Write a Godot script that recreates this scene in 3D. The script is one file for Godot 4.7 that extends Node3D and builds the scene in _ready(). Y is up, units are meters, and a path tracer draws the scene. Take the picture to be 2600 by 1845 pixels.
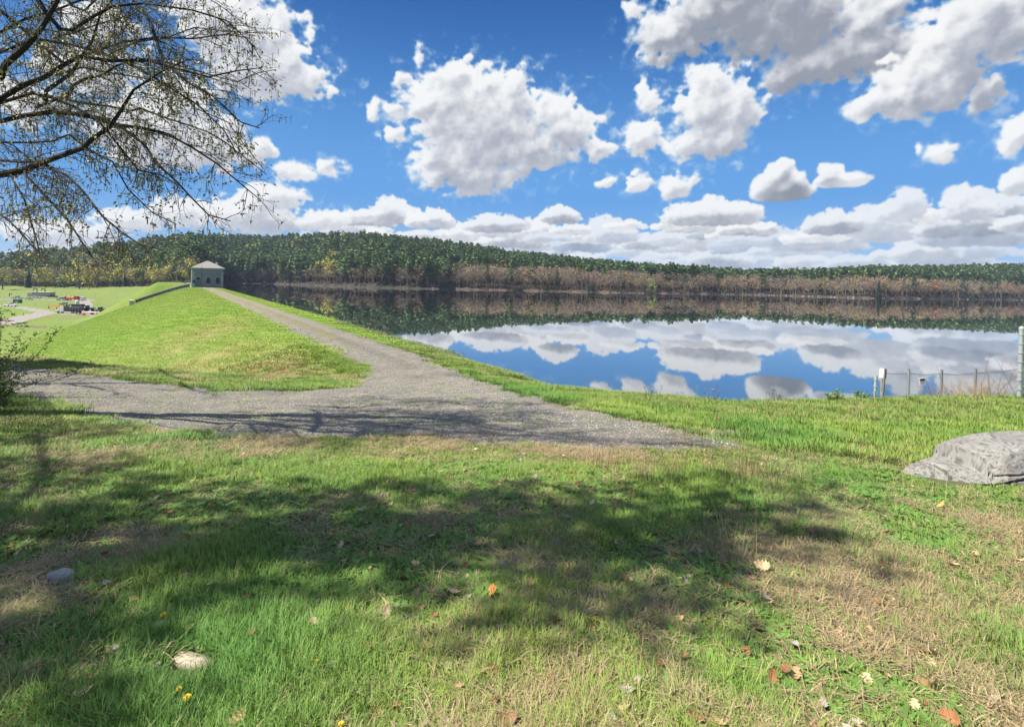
extends Node3D
# A grassy dam and reservoir under spring cumulus. y is up, metres; the water lies at y = 0 and the eye at y = 6.
const EYE := 6.0
const EXPOSURE := 2.1
var rng := RandomNumberGenerator.new()
var noise := FastNoiseLite.new()
var fine := FastNoiseLite.new()
var mats := {}
var taken := {}

func _ready() -> void:
	# camera: level horizon a little off true, lens shifted down
	var cam := Camera3D.new()
	cam.name = "camera"
	cam.projection = Camera3D.PROJECTION_FRUSTUM
	cam.keep_aspect = Camera3D.KEEP_HEIGHT
	cam.near = 0.05
	cam.far = 9000.0
	cam.size = 0.05 * 1845.0 / 1300.0
	cam.frustum_offset = Vector2(0.0, -0.05 * 204.5 / 1300.0)
	cam.position = Vector3(0, EYE, 0)
	cam.rotation = Vector3(0, 0, 0.022)
	add_child(cam)
	cam.current = true
	# sky, air and exposure
	var env := Environment.new()
	env.background_mode = Environment.BG_SKY
	var pano := PanoramaSkyMaterial.new()
	pano.panorama = make_sky()
	var sky := Sky.new()
	sky.sky_material = pano
	env.sky = sky
	env.background_energy_multiplier = 1.0 / EXPOSURE
	env.tonemap_mode = Environment.TONE_MAPPER_LINEAR
	env.tonemap_exposure = EXPOSURE
	env.fog_enabled = true
	env.fog_density = 0.00013
	env.fog_light_color = Color(0.74, 0.83, 0.95)
	env.sdfgi_enabled = true
	env.ssao_enabled = true
	env.ssil_enabled = true
	var around := WorldEnvironment.new()
	around.name = "world"
	around.environment = env
	add_child(around)
	# sun: high on the left, slightly ahead
	var sun := DirectionalLight3D.new()
	sun.name = "sun"
	sun.light_energy = 1.5
	sun.light_color = Color(1.0, 0.965, 0.90)
	sun.light_angular_distance = 0.5
	sun.shadow_enabled = true
	add_child(sun)
	sun.look_at_from_position(Vector3.ZERO, -Vector3(-0.63, 0.766, 0.11), Vector3.UP)

	rng.seed = 41
	noise.seed = 3
	noise.frequency = 1.0
	noise.fractal_octaves = 4
	fine.seed = 9
	fine.frequency = 1.0
	fine.fractal_octaves = 2
	build_land()
	build_water()
	build_forest()
	build_gatehouse()
	build_stairs()
	build_valley()
	build_oak()
	build_shade_trees()
	build_fences()
	build_boulder()
	build_grass()
	build_gravel()
	build_small_things()
# ---------------------------------------------------------------- helpers
func lin(r: float, g: float, b: float, a := 1.0) -> Color:
	return Color(r, g, b, a).linear_to_srgb()

func rr(a: float, b: float) -> float:
	return rng.randf_range(a, b)

# a material that takes its colour from the vertices (linear base colours)
func vmat(rough := 0.9, back := 0.0, metal := 0.0) -> StandardMaterial3D:
	var key := "v%s_%s_%s" % [rough, back, metal]
	if not mats.has(key):
		var m := StandardMaterial3D.new()
		m.vertex_color_use_as_albedo = true
		m.roughness = rough
		m.metallic = metal
		m.cull_mode = BaseMaterial3D.CULL_DISABLED
		if back > 0.0:
			m.backlight_enabled = true
			m.backlight = Color(back, back, back)
		mats[key] = m
	return mats[key]

func pmat(c: Color, rough := 0.8, metal := 0.0) -> StandardMaterial3D:
	var key := "p%s_%s_%s" % [c, rough, metal]
	if not mats.has(key):
		var m := StandardMaterial3D.new()
		m.albedo_color = c
		m.roughness = rough
		m.metallic = metal
		mats[key] = m
	return mats[key]

# grain: a grey noise texture multiplied over a colour, in world units
func grain(c: Color, rough: float, scale: float, lo: float, hi: float, relief := 0.0, seed_ := 1) -> StandardMaterial3D:
	var m := StandardMaterial3D.new()
	m.albedo_color = c
	m.roughness = rough
	m.uv1_triplanar = true
	m.uv1_world_triplanar = true
	m.uv1_scale = Vector3(scale, scale, scale)
	m.albedo_texture = noise_tex(lo, hi, seed_)
	if relief > 0.0:
		m.heightmap_enabled = true
		m.heightmap_scale = relief
		m.heightmap_texture = noise_tex(0.0, 1.0, seed_ + 1)
	return m

func noise_tex(lo: float, hi: float, seed_: int) -> NoiseTexture2D:
	var key := "n%s_%s_%s" % [lo, hi, seed_]
	if not mats.has(key):
		var t := NoiseTexture2D.new()
		t.width = 512
		t.height = 512
		t.seamless = true
		var f := FastNoiseLite.new()
		f.seed = seed_
		f.frequency = 0.02
		f.fractal_octaves = 6
		f.fractal_gain = 0.65
		t.noise = f
		var g := Gradient.new()
		g.set_color(0, Color(lo, lo, lo))
		g.set_color(1, Color(hi, hi, hi))
		t.color_ramp = g
		mats[key] = t
	return mats[key]

# collects triangles; the colour is a linear base colour
class Soup:
	var v := PackedVector3Array()
	var n := PackedVector3Array()
	var c := PackedColorArray()
	var i := PackedInt32Array()
	func point(p: Vector3, nn: Vector3, col: Color) -> int:
		v.append(p); n.append(nn); c.append(col)
		return v.size() - 1
	# a face keeps its own side; a wished-for normal only bends it
	func side_of(face: Vector3, wish: Vector3) -> Vector3:
		if wish == Vector3.ZERO:
			return face
		return (face + wish * (0.8 if face.dot(wish) > 0.0 else -0.8)).normalized()
	func tri(a: Vector3, b: Vector3, d: Vector3, col: Color, nn := Vector3.ZERO) -> void:
		var m: Vector3 = side_of((d - a).cross(b - a).normalized(), nn)
		var k: int = v.size()
		v.append(a); v.append(b); v.append(d)
		for q in 3:
			n.append(m); c.append(col); i.append(k + q)
	func quad(a: Vector3, b: Vector3, d: Vector3, e: Vector3, col: Color, nn := Vector3.ZERO) -> void:
		var m: Vector3 = side_of((d - a).cross(b - a).normalized(), nn)
		var k: int = v.size()
		v.append(a); v.append(b); v.append(d); v.append(e)
		for q in 4:
			n.append(m); c.append(col)
		for q in [0, 1, 2, 0, 2, 3]:
			i.append(k + q)
	func box(o: Vector3, size: Vector3, col: Color, turn := Basis()) -> void:
		var h: Vector3 = size * 0.5
		for f in [[Vector3(1, 0, 0), Vector3(0, 1, 0), Vector3(0, 0, 1)], [Vector3(0, 1, 0), Vector3(0, 0, 1), Vector3(1, 0, 0)], [Vector3(0, 0, 1), Vector3(1, 0, 0), Vector3(0, 1, 0)]]:
			for sg in [-1.0, 1.0]:
				var a: Vector3 = f[0] * h * sg
				var b: Vector3 = f[1] * h
				var d: Vector3 = f[2] * h * sg
				quad(o + turn * (a - b - d), o + turn * (a - b + d), o + turn * (a + b + d), o + turn * (a + b - d), col)
	# box with chamfered edges
	func chamfer(o: Vector3, size: Vector3, e: float, col: Color, turn := Basis()) -> void:
		var h: Vector3 = size * 0.5
		var pts := []
		var ax := [Vector3.RIGHT, Vector3.UP, Vector3.BACK]
		for k in 3:
			var A: Vector3 = ax[k]; var B: Vector3 = ax[(k + 1) % 3]; var D: Vector3 = ax[(k + 2) % 3]
			for sg in [-1.0, 1.0]:
				var f: Vector3 = A * h * sg
				var bb: Vector3 = B * (h.dot(B) - e)
				var dd: Vector3 = D * (h.dot(D) - e) * sg
				quad(o + turn * (f - bb - dd), o + turn * (f - bb + dd), o + turn * (f + bb + dd), o + turn * (f + bb - dd), col)
			for s1 in [-1.0, 1.0]:
				for s2 in [-1.0, 1.0]:
					var l: Vector3 = D * (h.dot(D) - e)
					var p1: Vector3 = A * h * s1 + B * (h.dot(B) - e) * s2
					var p2: Vector3 = A * (h.dot(A) - e) * s1 + B * h * s2
					if s1 * s2 > 0:
						quad(o + turn * (p1 - l), o + turn * (p1 + l), o + turn * (p2 + l), o + turn * (p2 - l), col)
					else:
						quad(o + turn * (p2 - l), o + turn * (p2 + l), o + turn * (p1 + l), o + turn * (p1 - l), col)
		for s1 in [-1.0, 1.0]:
			for s2 in [-1.0, 1.0]:
				for s3 in [-1.0, 1.0]:
					var a := Vector3(h.x * s1, (h.y - e) * s2, (h.z - e) * s3)
					var b := Vector3((h.x - e) * s1, h.y * s2, (h.z - e) * s3)
					var d := Vector3((h.x - e) * s1, (h.y - e) * s2, h.z * s3)
					if s1 * s2 * s3 > 0:
						tri(o + turn * a, o + turn * d, o + turn * b, col)
					else:
						tri(o + turn * a, o + turn * b, o + turn * d, col)
	func tube(pts: Array, radii: Array, sides: int, col: Color, tip := true) -> void:
		var up := Vector3(0.31, 0.9, 0.23)
		var first: int = v.size()
		var m: int = pts.size()
		for k in m:
			var p: Vector3 = pts[k]
			var t: Vector3 = (pts[mini(k + 1, m - 1)] - pts[maxi(k - 1, 0)])
			t = t.normalized() if t.length_squared() > 1e-12 else Vector3.UP
			var a: Vector3 = t.cross(up)
			if a.length_squared() < 1e-4:
				a = t.cross(Vector3.RIGHT)
			a = a.normalized()
			var b: Vector3 = t.cross(a)
			for q in sides:
				var w: float = TAU * q / sides
				var d: Vector3 = a * cos(w) + b * sin(w)
				v.append(p + d * radii[k]); n.append(d); c.append(col)
		for k in m - 1:
			for q in sides:
				var q2: int = (q + 1) % sides
				var e: int = first + k * sides
				for w in [e + q, e + sides + q2, e + q2, e + q, e + sides + q, e + sides + q2]:
					i.append(w)
		if tip:
			for q in range(1, sides - 1):
				for w in [first, first + q, first + q + 1]:
					i.append(w)
				var e2: int = first + (m - 1) * sides
				for w in [e2, e2 + q + 1, e2 + q]:
					i.append(w)
	# disc of revolution about axis from o: profile is [along, radius]
	func lathe(o: Vector3, axis: Vector3, profile: Array, sides: int, col: Color) -> void:
		var a: Vector3 = axis.cross(Vector3.RIGHT if absf(axis.x) < 0.8 else Vector3.UP).normalized()
		var b: Vector3 = axis.cross(a).normalized()
		for k in profile.size() - 1:
			for q in sides:
				var d1: Vector3 = a * cos(TAU * q / sides) + b * sin(TAU * q / sides)
				var d2: Vector3 = a * cos(TAU * (q + 1) / sides) + b * sin(TAU * (q + 1) / sides)
				var r1: float = profile[k][1]; var r2: float = profile[k + 1][1]
				var z1: Vector3 = o + axis * profile[k][0]; var z2: Vector3 = o + axis * profile[k + 1][0]
				quad(z1 + d1 * r1, z2 + d1 * r2, z2 + d2 * r2, z1 + d2 * r1, col)
	# turns each face to the side its corner normals point to
	func align() -> void:
		for k in range(0, i.size(), 3):
			var a: Vector3 = v[i[k]]
			if (v[i[k + 2]] - a).cross(v[i[k + 1]] - a).dot(n[i[k]] + n[i[k + 1]] + n[i[k + 2]]) < 0.0:
				var e: int = i[k + 1]
				i[k + 1] = i[k + 2]
				i[k + 2] = e
	func mesh() -> ArrayMesh:
		var a := []
		a.resize(Mesh.ARRAY_MAX)
		a[Mesh.ARRAY_VERTEX] = v
		a[Mesh.ARRAY_NORMAL] = n
		a[Mesh.ARRAY_COLOR] = c
		a[Mesh.ARRAY_INDEX] = i
		var m := ArrayMesh.new()
		m.add_surface_from_arrays(Mesh.PRIMITIVE_TRIANGLES, a)
		return m

func numbered(called: String) -> String:
	if not taken.has(called):
		taken[called] = 0
		return called
	taken[called] += 1
	return "%s_%03d" % [called, taken[called]]

func put(called: String, mesh: Mesh, mat: Material, parent: Node = null) -> MeshInstance3D:
	var o := MeshInstance3D.new()
	o.mesh = mesh
	o.material_override = mat
	o.name = numbered(called) if parent == null else called
	(self if parent == null else parent).add_child(o, true)
	return o

func thing(called: String, label: String, category: String, at := Vector3.ZERO, turn := 0.0, group := "") -> Node3D:
	var o := Node3D.new()
	o.name = numbered(called)
	add_child(o)
	o.position = at
	o.rotation.y = turn
	tag(o, label, category, group)
	return o

func tag(o: Node, label: String, category := "", group := "", kind := "") -> Node:
	if label: o.set_meta("label", label)
	if category: o.set_meta("category", category)
	if group: o.set_meta("group", group)
	if kind: o.set_meta("kind", kind)
	return o

func dup(o: Node3D, called: String, label: String, at: Vector3, turn := 0.0, scale_ := Vector3.ONE, group := "") -> Node3D:
	var r: Node3D = o.duplicate()
	r.name = numbered(called)
	add_child(r)
	r.transform = Transform3D(Basis(Vector3.UP, turn).scaled_local(scale_), at)
	if label: r.set_meta("label", label)
	if group: r.set_meta("group", group)
	return r

func many(called: String, mesh: Mesh, mat: Material, places: Array, colors: Array, parent: Node = null) -> MultiMeshInstance3D:
	var mm := MultiMesh.new()
	mm.transform_format = MultiMesh.TRANSFORM_3D
	mm.use_colors = colors.size() > 0
	mm.mesh = mesh
	mm.instance_count = places.size()
	for k in places.size():
		mm.set_instance_transform(k, places[k])
		if mm.use_colors:
			mm.set_instance_color(k, colors[k])
	var o := MultiMeshInstance3D.new()
	o.multimesh = mm
	o.material_override = mat
	o.name = numbered(called) if parent == null else called
	(self if parent == null else parent).add_child(o, true)
	o.set_meta("kind", "stuff")
	return o

func pl(xs: Array, ys: Array, x: float) -> float:
	if x <= xs[0]:
		return ys[0]
	for k in range(1, xs.size()):
		if x < xs[k]:
			return lerpf(ys[k - 1], ys[k], (x - xs[k - 1]) / (xs[k] - xs[k - 1]))
	return ys[-1]

func smax(a: float, b: float, k: float) -> float:
	var e: float = maxf(k - absf(a - b), 0.0) / k
	return maxf(a, b) + e * e * k * 0.25
# ---------------------------------------------------------------- sky: air and clouds only, in azimuth / elevation degrees
const PPD := 4096.0 / 360.0
const SW := 1240
const SH := 470
const AZ0 := -54.5
const EL1 := 40.0
var sky_buf: PackedFloat32Array
var n_wx: PackedFloat32Array
var n_wy: PackedFloat32Array
var n_bl: PackedFloat32Array
var n_fb: PackedFloat32Array

func air(el: float) -> Vector3:
	var t: float = clampf(el / 34.0, 0.0, 1.0)
	var low := Vector3(0.66, 0.81, 0.95)
	var mid := Vector3(0.40, 0.645, 0.905)
	var top := Vector3(0.165, 0.375, 0.66)
	if t < 0.28:
		return low.lerp(mid, smoothstep(0.0, 1.0, t / 0.28))
	return mid.lerp(top, smoothstep(0.0, 1.0, (t - 0.28) / 0.72))

func sky_noise() -> void:
	var a := FastNoiseLite.new()
	a.seed = 11; a.noise_type = FastNoiseLite.TYPE_SIMPLEX_SMOOTH; a.frequency = 0.34; a.fractal_octaves = 6; a.fractal_gain = 0.5
	var b := FastNoiseLite.new()
	b.seed = 23; b.noise_type = FastNoiseLite.TYPE_CELLULAR; b.frequency = 0.45; b.cellular_distance_function = FastNoiseLite.DISTANCE_EUCLIDEAN
	b.cellular_return_type = FastNoiseLite.RETURN_DISTANCE; b.fractal_type = FastNoiseLite.FRACTAL_FBM; b.fractal_octaves = 4; b.fractal_gain = 0.42; b.fractal_lacunarity = 2.1
	var n := SW * SH
	n_wx.resize(n); n_wy.resize(n); n_bl.resize(n); n_fb.resize(n); sky_buf.resize(n * 3)
	var i := 0
	var mean := 0.0
	for y in SH:
		var el: float = EL1 - y / PPD
		# clouds near the horizon are farther away and so smaller
		var near: float = smoothstep(7.0, 11.0, el)
		var c := air(el)
		for x in SW:
			var az: float = AZ0 + x / PPD
			var v := [0.0, 0.0, 0.0, 0.0]
			for k in 2:
				var wt: float = near if k == 0 else 1.0 - near
				if wt <= 0.0:
					continue
				var z: float = 1.0 if k == 0 else 2.1
				var wx: float = a.get_noise_2d(az * z, el * z * 1.15)
				var wy: float = a.get_noise_2d(az * z + 91.3, el * z * 1.15 - 47.1)
				v[0] += wt * wx / z
				v[1] += wt * wy / z
				v[2] -= wt * b.get_noise_2d((az + wx * 0.6) * z, (el + wy * 0.6) * z * 1.2)
				v[3] += wt * a.get_noise_2d(az * z * 1.7 - 310.0, el * z * 2.1 + 77.0)
			n_wx[i] = v[0]
			n_wy[i] = v[1]
			n_bl[i] = v[2]
			n_fb[i] = v[3]
			mean += v[2] / n
			sky_buf[i * 3] = c.x; sky_buf[i * 3 + 1] = c.y; sky_buf[i * 3 + 2] = c.z
			i += 1
	for k in n:
		n_bl[k] -= mean

# one cumulus: soft union of ellipses [az, el, half width, half height], broken up by noise and lit from the sun's side
func cloud(blobs: Array, dark := 0.5, rough := 1.0, soft := 0.22, haze := 0.0, warp := 1.0, flat_base := -99.0, thin := 0.97) -> void:
	var lo := Vector2(999, 999)
	var hi := Vector2(-999, -999)
	for q in blobs:
		lo = lo.min(Vector2(q[0] - q[2] * 1.5 - 1.0, q[1] - q[3] * 1.5 - 1.0))
		hi = hi.max(Vector2(q[0] + q[2] * 1.5 + 1.0, q[1] + q[3] * 1.5 + 1.0))
	var x0: int = clampi(int((lo.x - AZ0) * PPD), 0, SW - 1)
	var x1: int = clampi(int((hi.x - AZ0) * PPD), 0, SW - 1)
	var y0: int = clampi(int((EL1 - hi.y) * PPD), 0, SH - 1)
	var y1: int = clampi(int((EL1 - lo.y) * PPD), 0, SH - 1)
	var w: int = x1 - x0 + 1
	var h: int = y1 - y0 + 1
	if w < 3 or h < 3:
		return
	var d := PackedFloat32Array(); d.resize(w * h); d.fill(-1.0)
	for q in blobs:
		var bx: float = q[0]; var by: float = q[1]; var ix: float = 1.0 / q[2]; var iy: float = 1.0 / q[3]
		var m: float = minf(q[2], q[3])
		var qx0: int = clampi(int((bx - q[2] * 1.5 - 1.0 - AZ0) * PPD), x0, x1)
		var qx1: int = clampi(int((bx + q[2] * 1.5 + 1.0 - AZ0) * PPD), x0, x1)
		var qy0: int = clampi(int((EL1 - by - q[3] * 1.5 - 1.0) * PPD), y0, y1)
		var qy1: int = clampi(int((EL1 - by + q[3] * 1.5 + 1.0) * PPD), y0, y1)
		var ww: float = warp * (0.35 + 0.45 * minf(m, 2.5))
		for y in range(qy0, qy1 + 1):
			var el: float = EL1 - y / PPD
			for x in range(qx0, qx1 + 1):
				var g: int = y * SW + x
				var ex: float = (AZ0 + x / PPD + n_wx[g] * ww - bx) * ix
				var ey: float = (el + n_wy[g] * ww - by) * iy
				var v: float = 1.16 - sqrt(ex * ex + ey * ey)
				var k: int = (y - y0) * w + x - x0
				if v > -0.6:
					var o: float = d[k]
					d[k] = maxf(o, v) + 0.25 * maxf(0.0, minf(o, v))
	for y in h:
		var el: float = EL1 - (y + y0) / PPD
		var cut: float = maxf(0.0, flat_base - el) * 1.1
		for x in w:
			var k: int = y * w + x
			if d[k] > -0.9:
				var g: int = (y + y0) * SW + x + x0
				d[k] += rough * (0.34 * n_bl[g] + 0.42 * n_fb[g]) - cut
	for y in h:
		for x in w:
			var k: int = y * w + x
			var v: float = d[k]
			if v <= 0.0:
				continue
			var g: int = (y + y0) * SW + x + x0
			var sf: float = soft * (0.55 + 1.5 * clampf(0.45 + n_wx[g] * 1.3, 0.0, 1.0))
			var al: float = smoothstep(0.0, sf, v) * 0.9 + 0.1 * smoothstep(0.0, 0.05, v)
			# matter between this point and the sun (up and to the left)
			var sh := 0.0
			for j in [6, 14, 26, 42, 62]:
				var yy: int = y - j
				var xx: int = x - j / 3
				if yy >= 0 and xx >= 0:
					sh += minf(0.5, maxf(0.0, d[yy * w + xx])) * 0.36
			var slope := 0.0
			for s1 in [4, 10]:
				var xa: int = maxi(x - s1, 0)
				var xb: int = mini(x + s1, w - 1)
				var ya: int = maxi(y - s1, 0)
				var yb: int = mini(y + s1, h - 1)
				slope += (d[yb * w + x] - d[ya * w + x]) * 0.9 + (d[y * w + xb] - d[y * w + xa]) * 0.55
			slope = clampf(slope * 0.34, -0.22, 0.2)
			var lit: float = clampf(0.97 - 1.35 * dark * sh + slope * 0.95 + 0.34 * n_wy[g], 0.0, 1.0)
			lit = smoothstep(-0.12, 1.08, lit)
			var c := Vector3(0.68, 0.70, 0.75).lerp(Vector3(0.53, 0.55, 0.60), clampf((dark - 0.45) * 2.4, 0.0, 1.0)).lerp(Vector3(0.985, 0.985, 0.985), lit)
			c = c.lerp(Vector3(0.64, 0.735, 0.88), haze)
			al *= thin
			var i: int = g * 3
			sky_buf[i] = lerpf(sky_buf[i], c.x, al)
			sky_buf[i + 1] = lerpf(sky_buf[i + 1], c.y, al)
			sky_buf[i + 2] = lerpf(sky_buf[i + 2], c.z, al)

# a big cumulus: torn translucent shreds round a solid heap
func heap(blobs: Array, dark := 0.5, rough := 1.0, soft := 0.26) -> void:
	var wide := []
	for q in blobs:
		wide.append([q[0] + 0.15, q[1], q[2] * 1.13 + 0.15, q[3] * 1.13 + 0.15])
	cloud(wide, 0.2, 2.1, 0.9, 0.25, 2.0, -99.0, 0.5)
	cloud(blobs, dark, rough, soft)

func far_cumulus(rng: RandomNumberGenerator, az: float, base: float, wide: float, tall: float, dark: float, haze: float) -> void:
	var b := []
	var n := 3 + rng.randi() % 6
	for i in n:
		var t: float = (i + 0.5) / n * 2.0 - 1.0
		var r: float = tall * rng.randf_range(0.55, 1.0) * (1.0 - 0.55 * t * t)
		b.append([az + t * wide * 0.8 + rng.randf_range(-0.2, 0.2), base + r * rng.randf_range(0.4, 0.8), maxf(wide / n * rng.randf_range(1.2, 2.0), r * rng.randf_range(0.9, 1.3)), r])
	cloud(b, dark, 0.8, 0.16, haze, 0.6, base)

func make_sky() -> ImageTexture:
	sky_noise()
	var rng := RandomNumberGenerator.new()
	rng.seed = 5
	# the distant bank: rows of small cumulus, the farthest lowest
	for row in 8:
		var base: float = 0.1 + row * 0.86
		var az: float = [-54.0, -54.0, -40.0, -22.0, -18.0, -17.0, -16.5, -14.0, 0.0][row]
		while az < 54.0:
			var t: float = rng.randf_range(0.6, 1.5) * (0.75 + row * 0.12)
			if az > -20.0 or rng.randf() < 0.5:
				far_cumulus(rng, az, base + rng.randf_range(-0.75, 0.75), t * rng.randf_range(1.3, 2.8), t * rng.randf_range(0.6, 1.15), rng.randf_range(0.45, 1.05), clampf(0.52 - row * 0.075 + rng.randf_range(-0.22, 0.18), 0.0, 0.8))
			az += t * rng.randf_range(1.4, 3.5) * (1.0 if row < 6 else 1.6)
	heap([[-40.02,17.16,3.88,1.84],[-43.41,13.54,3.03,1.81],[-39.3,20.7,3.17,1.78]], 0.35, 1.2, 0.4)
	cloud([[-32.67,5.9,2.81,1.47],[-36.82,4.81,2.54,1.05],[-41.56,3.38,3.96,1.12]], 0.5)
	heap([[-24.95,8.24,2.9,1.33],[-26.37,7.61,2.12,1.55],[-27.74,6.14,3.45,1.69],[-25.26,5.74,2.88,1.18],[-20.01,6.17,2.33,0.98],[-21.54,5.59,1.52,0.73]], 0.55, 1.0, 0.2)
	heap([[-23.71,10.71,1.85,0.93],[-22.22,10.74,1.51,0.63],[-19.93,11.51,1.32,0.79]], 0.35, 1.3, 0.42)
	heap([[-27.35,12.46,2.09,1.34],[-29.89,11.92,2.65,1.82],[-25.39,12.14,0.9,0.53]], 0.5)
	heap([[-27.74,22.66,5.18,3.97],[-30.15,24.39,4.61,2.83],[-24.47,20.01,4.38,2.47],[-27.31,18.99,3.83,1.74],[-33.46,14.71,3.99,3.77],[-36.39,12.47,3.43,3.03],[-31.84,11.82,3.18,2.15]], 0.42)
	heap([[17.53,10.83,2.12,0.98],[13.6,11.15,1.6,0.99],[9.95,11.01,0.92,0.6],[17.55,9.86,1.54,0.78]], 0.55, 1.2, 0.3)
	cloud([[37.65,7.67,1.46,1.48],[36.58,7.08,1.37,1.01]], 0.5, 1.0, 0.2, 0.15)
	cloud([[41.18,7.7,1.2,1.25],[41.67,6.73,2.13,0.78]], 0.6, 1.0, 0.2, 0.1)
	cloud([[31.73,11.05,1.07,0.87],[33.25,10.22,1.63,0.77],[31.6,10.19,1.23,0.67]], 0.65, 0.6, 0.16, 0.0, 0.5, 9.75)
	cloud([[27.58,11.32,1.41,1.3],[26.77,10.18,1.75,1.28],[27.62,9.41,2.74,0.95],[28.92,10.22,0.97,1.26]], 0.95, 0.42, 0.13, 0.0, 0.4, 8.75)
	heap([[39.76,11.78,1.0,0.86],[38.35,12.45,0.39,0.64]], 0.5, 1.2, 0.4)
	heap([[44.4,12.4,1.08,1.45],[45.44,13.21,0.94,1.7],[47.0,12.6,1.5,1.5]], 0.5)
	cloud([[44.13,8.78,0.76,1.19],[45.3,8.78,1.26,1.31],[47.2,8.6,1.6,1.2]], 0.6, 0.8, 0.2, 0.0, 1.0, 8.0)
	heap([[14.61,19.13,1.19,1.65],[13.78,20.64,0.8,0.72]], 0.4, 1.3, 0.4)
	heap([[21.13,18.27,4.05,3.21],[20.88,21.1,2.22,1.21],[23.68,17.31,2.31,2.3],[19.54,14.56,3.01,1.5],[22.49,14.35,1.99,1.29],[14.09,15.61,2.19,1.72]], 0.5, 0.9)
	heap([[12.79,27.89,1.61,0.81]], 0.5, 1.2, 0.4)
	heap([[16.62,25.1,3.88,2.34],[21.85,26.67,6.37,2.58],[27.96,24.66,6.6,3.1],[32.0,20.64,4.57,1.74],[28.06,20.0,2.64,1.49],[34.87,23.53,2.85,2.94],[36.8,20.6,3.0,2.2],[24.0,30.0,8.0,3.4]], 0.72, 0.8, 0.3)
	heap([[38.37,18.0,3.91,2.41],[40.83,20.63,3.03,3.38],[43.14,21.63,2.48,2.95],[34.73,16.51,1.86,1.12],[38.02,16.25,3.16,1.23],[42.22,15.58,0.93,1.17],[43.34,16.62,0.67,0.99],[46.0,22.0,3.0,3.0]], 0.6, 0.9, 0.25)
	heap([[-15.47,17.53,0.98,0.93],[-13.13,17.92,2.01,1.02],[-13.25,15.5,1.46,0.87],[-12.65,20.81,1.1,1.15],[-10.77,23.41,0.48,1.11],[-5.39,23.47,0.76,0.48]], 0.4, 1.2, 0.4)
	heap([[-2.72,16.64,8.02,5.23],[-7.03,12.69,4.54,2.72],[-9.07,18.92,3.38,2.72],[-6.49,21.77,2.09,1.65],[-3.4,20.92,2.11,2.01],[0.06,21.02,1.64,1.68],[4.35,18.67,2.3,1.9],[6.3,16.57,2.85,2.11],[9.37,14.58,1.59,1.25],[2.54,14.07,3.84,1.63],[-4.13,11.16,3.63,1.48]], 0.5, 0.95)
	# the rest of the sky, coarser: the same air with scattered cumulus
	var f := FastNoiseLite.new()
	f.seed = 77; f.frequency = 0.055; f.fractal_octaves = 5
	var rest := Image.create(640, 160, false, Image.FORMAT_RGBA8)
	for y in 160:
		var el: float = 90.0 - (y + 0.5) * 90.0 / 160.0
		var r: float = cos(deg_to_rad(el))
		for x in 640:
			var az: float = deg_to_rad((x + 0.5) * 360.0 / 640.0 - 180.0)
			var dir := Vector3(sin(az) * r, sin(deg_to_rad(el)), -cos(az) * r)
			var p := dir / (dir.y + 0.22) * 9.0
			var c := air(el)
			var v: float = f.get_noise_2d(p.x, p.z)
			var v2: float = f.get_noise_2d(p.x - dir.x * 2.0 + 1.2, p.z + 0.4)
			var al: float = smoothstep(-0.06, 0.18, v) * 0.95
			c = c.lerp(Vector3(0.62, 0.64, 0.69).lerp(Vector3(0.97, 0.97, 0.98), clampf(0.9 - v2 * 1.3 + v * 0.2, 0.0, 1.0)), al)
			rest.set_pixel(x, y, Color(c.x, c.y, c.z))
	rest.resize(4096, 1024, Image.INTERPOLATE_CUBIC)
	var win := PackedByteArray(); win.resize(SW * SH * 4)
	var i := 0
	for y in SH:
		for x in SW:
			var e: float = minf(minf(minf(x, SW - 1 - x), y) / 60.0, 1.0)
			for k in 3:
				win[i * 4 + k] = clampi(int(sky_buf[i * 3 + k] * 255.0 + 0.5), 0, 255)
			win[i * 4 + 3] = int(255.0 * smoothstep(0.0, 1.0, e))
			i += 1
	rest.blend_rect(Image.create_from_data(SW, SH, false, Image.FORMAT_RGBA8, win), Rect2i(0, 0, SW, SH), Vector2i(int((AZ0 + 180.0) * PPD), int((90.0 - EL1) * PPD)))
	var all := Image.create(4096, 2048, false, Image.FORMAT_RGBA8)
	all.fill(Color(0.42, 0.47, 0.47))
	# a panorama starts and ends straight ahead (-z)
	all.blit_rect(rest, Rect2i(2048, 0, 2048, 1024), Vector2i.ZERO)
	all.blit_rect(rest, Rect2i(0, 0, 2048, 1024), Vector2i(2048, 0))
	all.convert(Image.FORMAT_RGB8)
	return ImageTexture.create_from_image(all)
# ---------------------------------------------------------------- the lie of the land; q is metres ahead of the camera (q = -z)
const EDGE_X := [-60.0, -20.0, -12.0, -7.0, -4.5, -3.0, -1.4, 1.3, 5.3, 10.7, 30.0, 100.0]
const EDGE_Q := [26.0, 20.0, 17.0, 15.2, 16.0, 18.5, 18.0, 14.4, 11.6, 12.4, 14.0, 20.0]
const BEAR := [-1.05, -1.0, -0.87, -0.71, -0.63, -0.605, -0.56, -0.47, -0.37, -0.27, -0.115, 0.0, 0.26, 0.44, 0.58, 0.70, 1.0, 1.4]
const SHORE := [470.0, 450.0, 440.0, 385.0, 300.0, 330.0, 470.0, 490.0, 440.0, 392.0, 400.0, 408.0, 405.0, 470.0, 430.0, 400.0, 520.0, 500.0]
const FOOT := [-7.0, -7.0, -6.0, -2.5, 2.0, 2.5, 1.0, 1.0, 1.2, 1.2, 1.0, 1.0, 0.9, 0.7, 0.7, 0.9, 0.9, 1.0]
const RISE := [15.0, 16.0, 24.0, 32.0, 27.0, 29.0, 41.0, 42.0, 41.0, 40.0, 33.0, 22.0, 8.0, 5.0, 5.0, 12.0, 26.0, 30.0]
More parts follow.
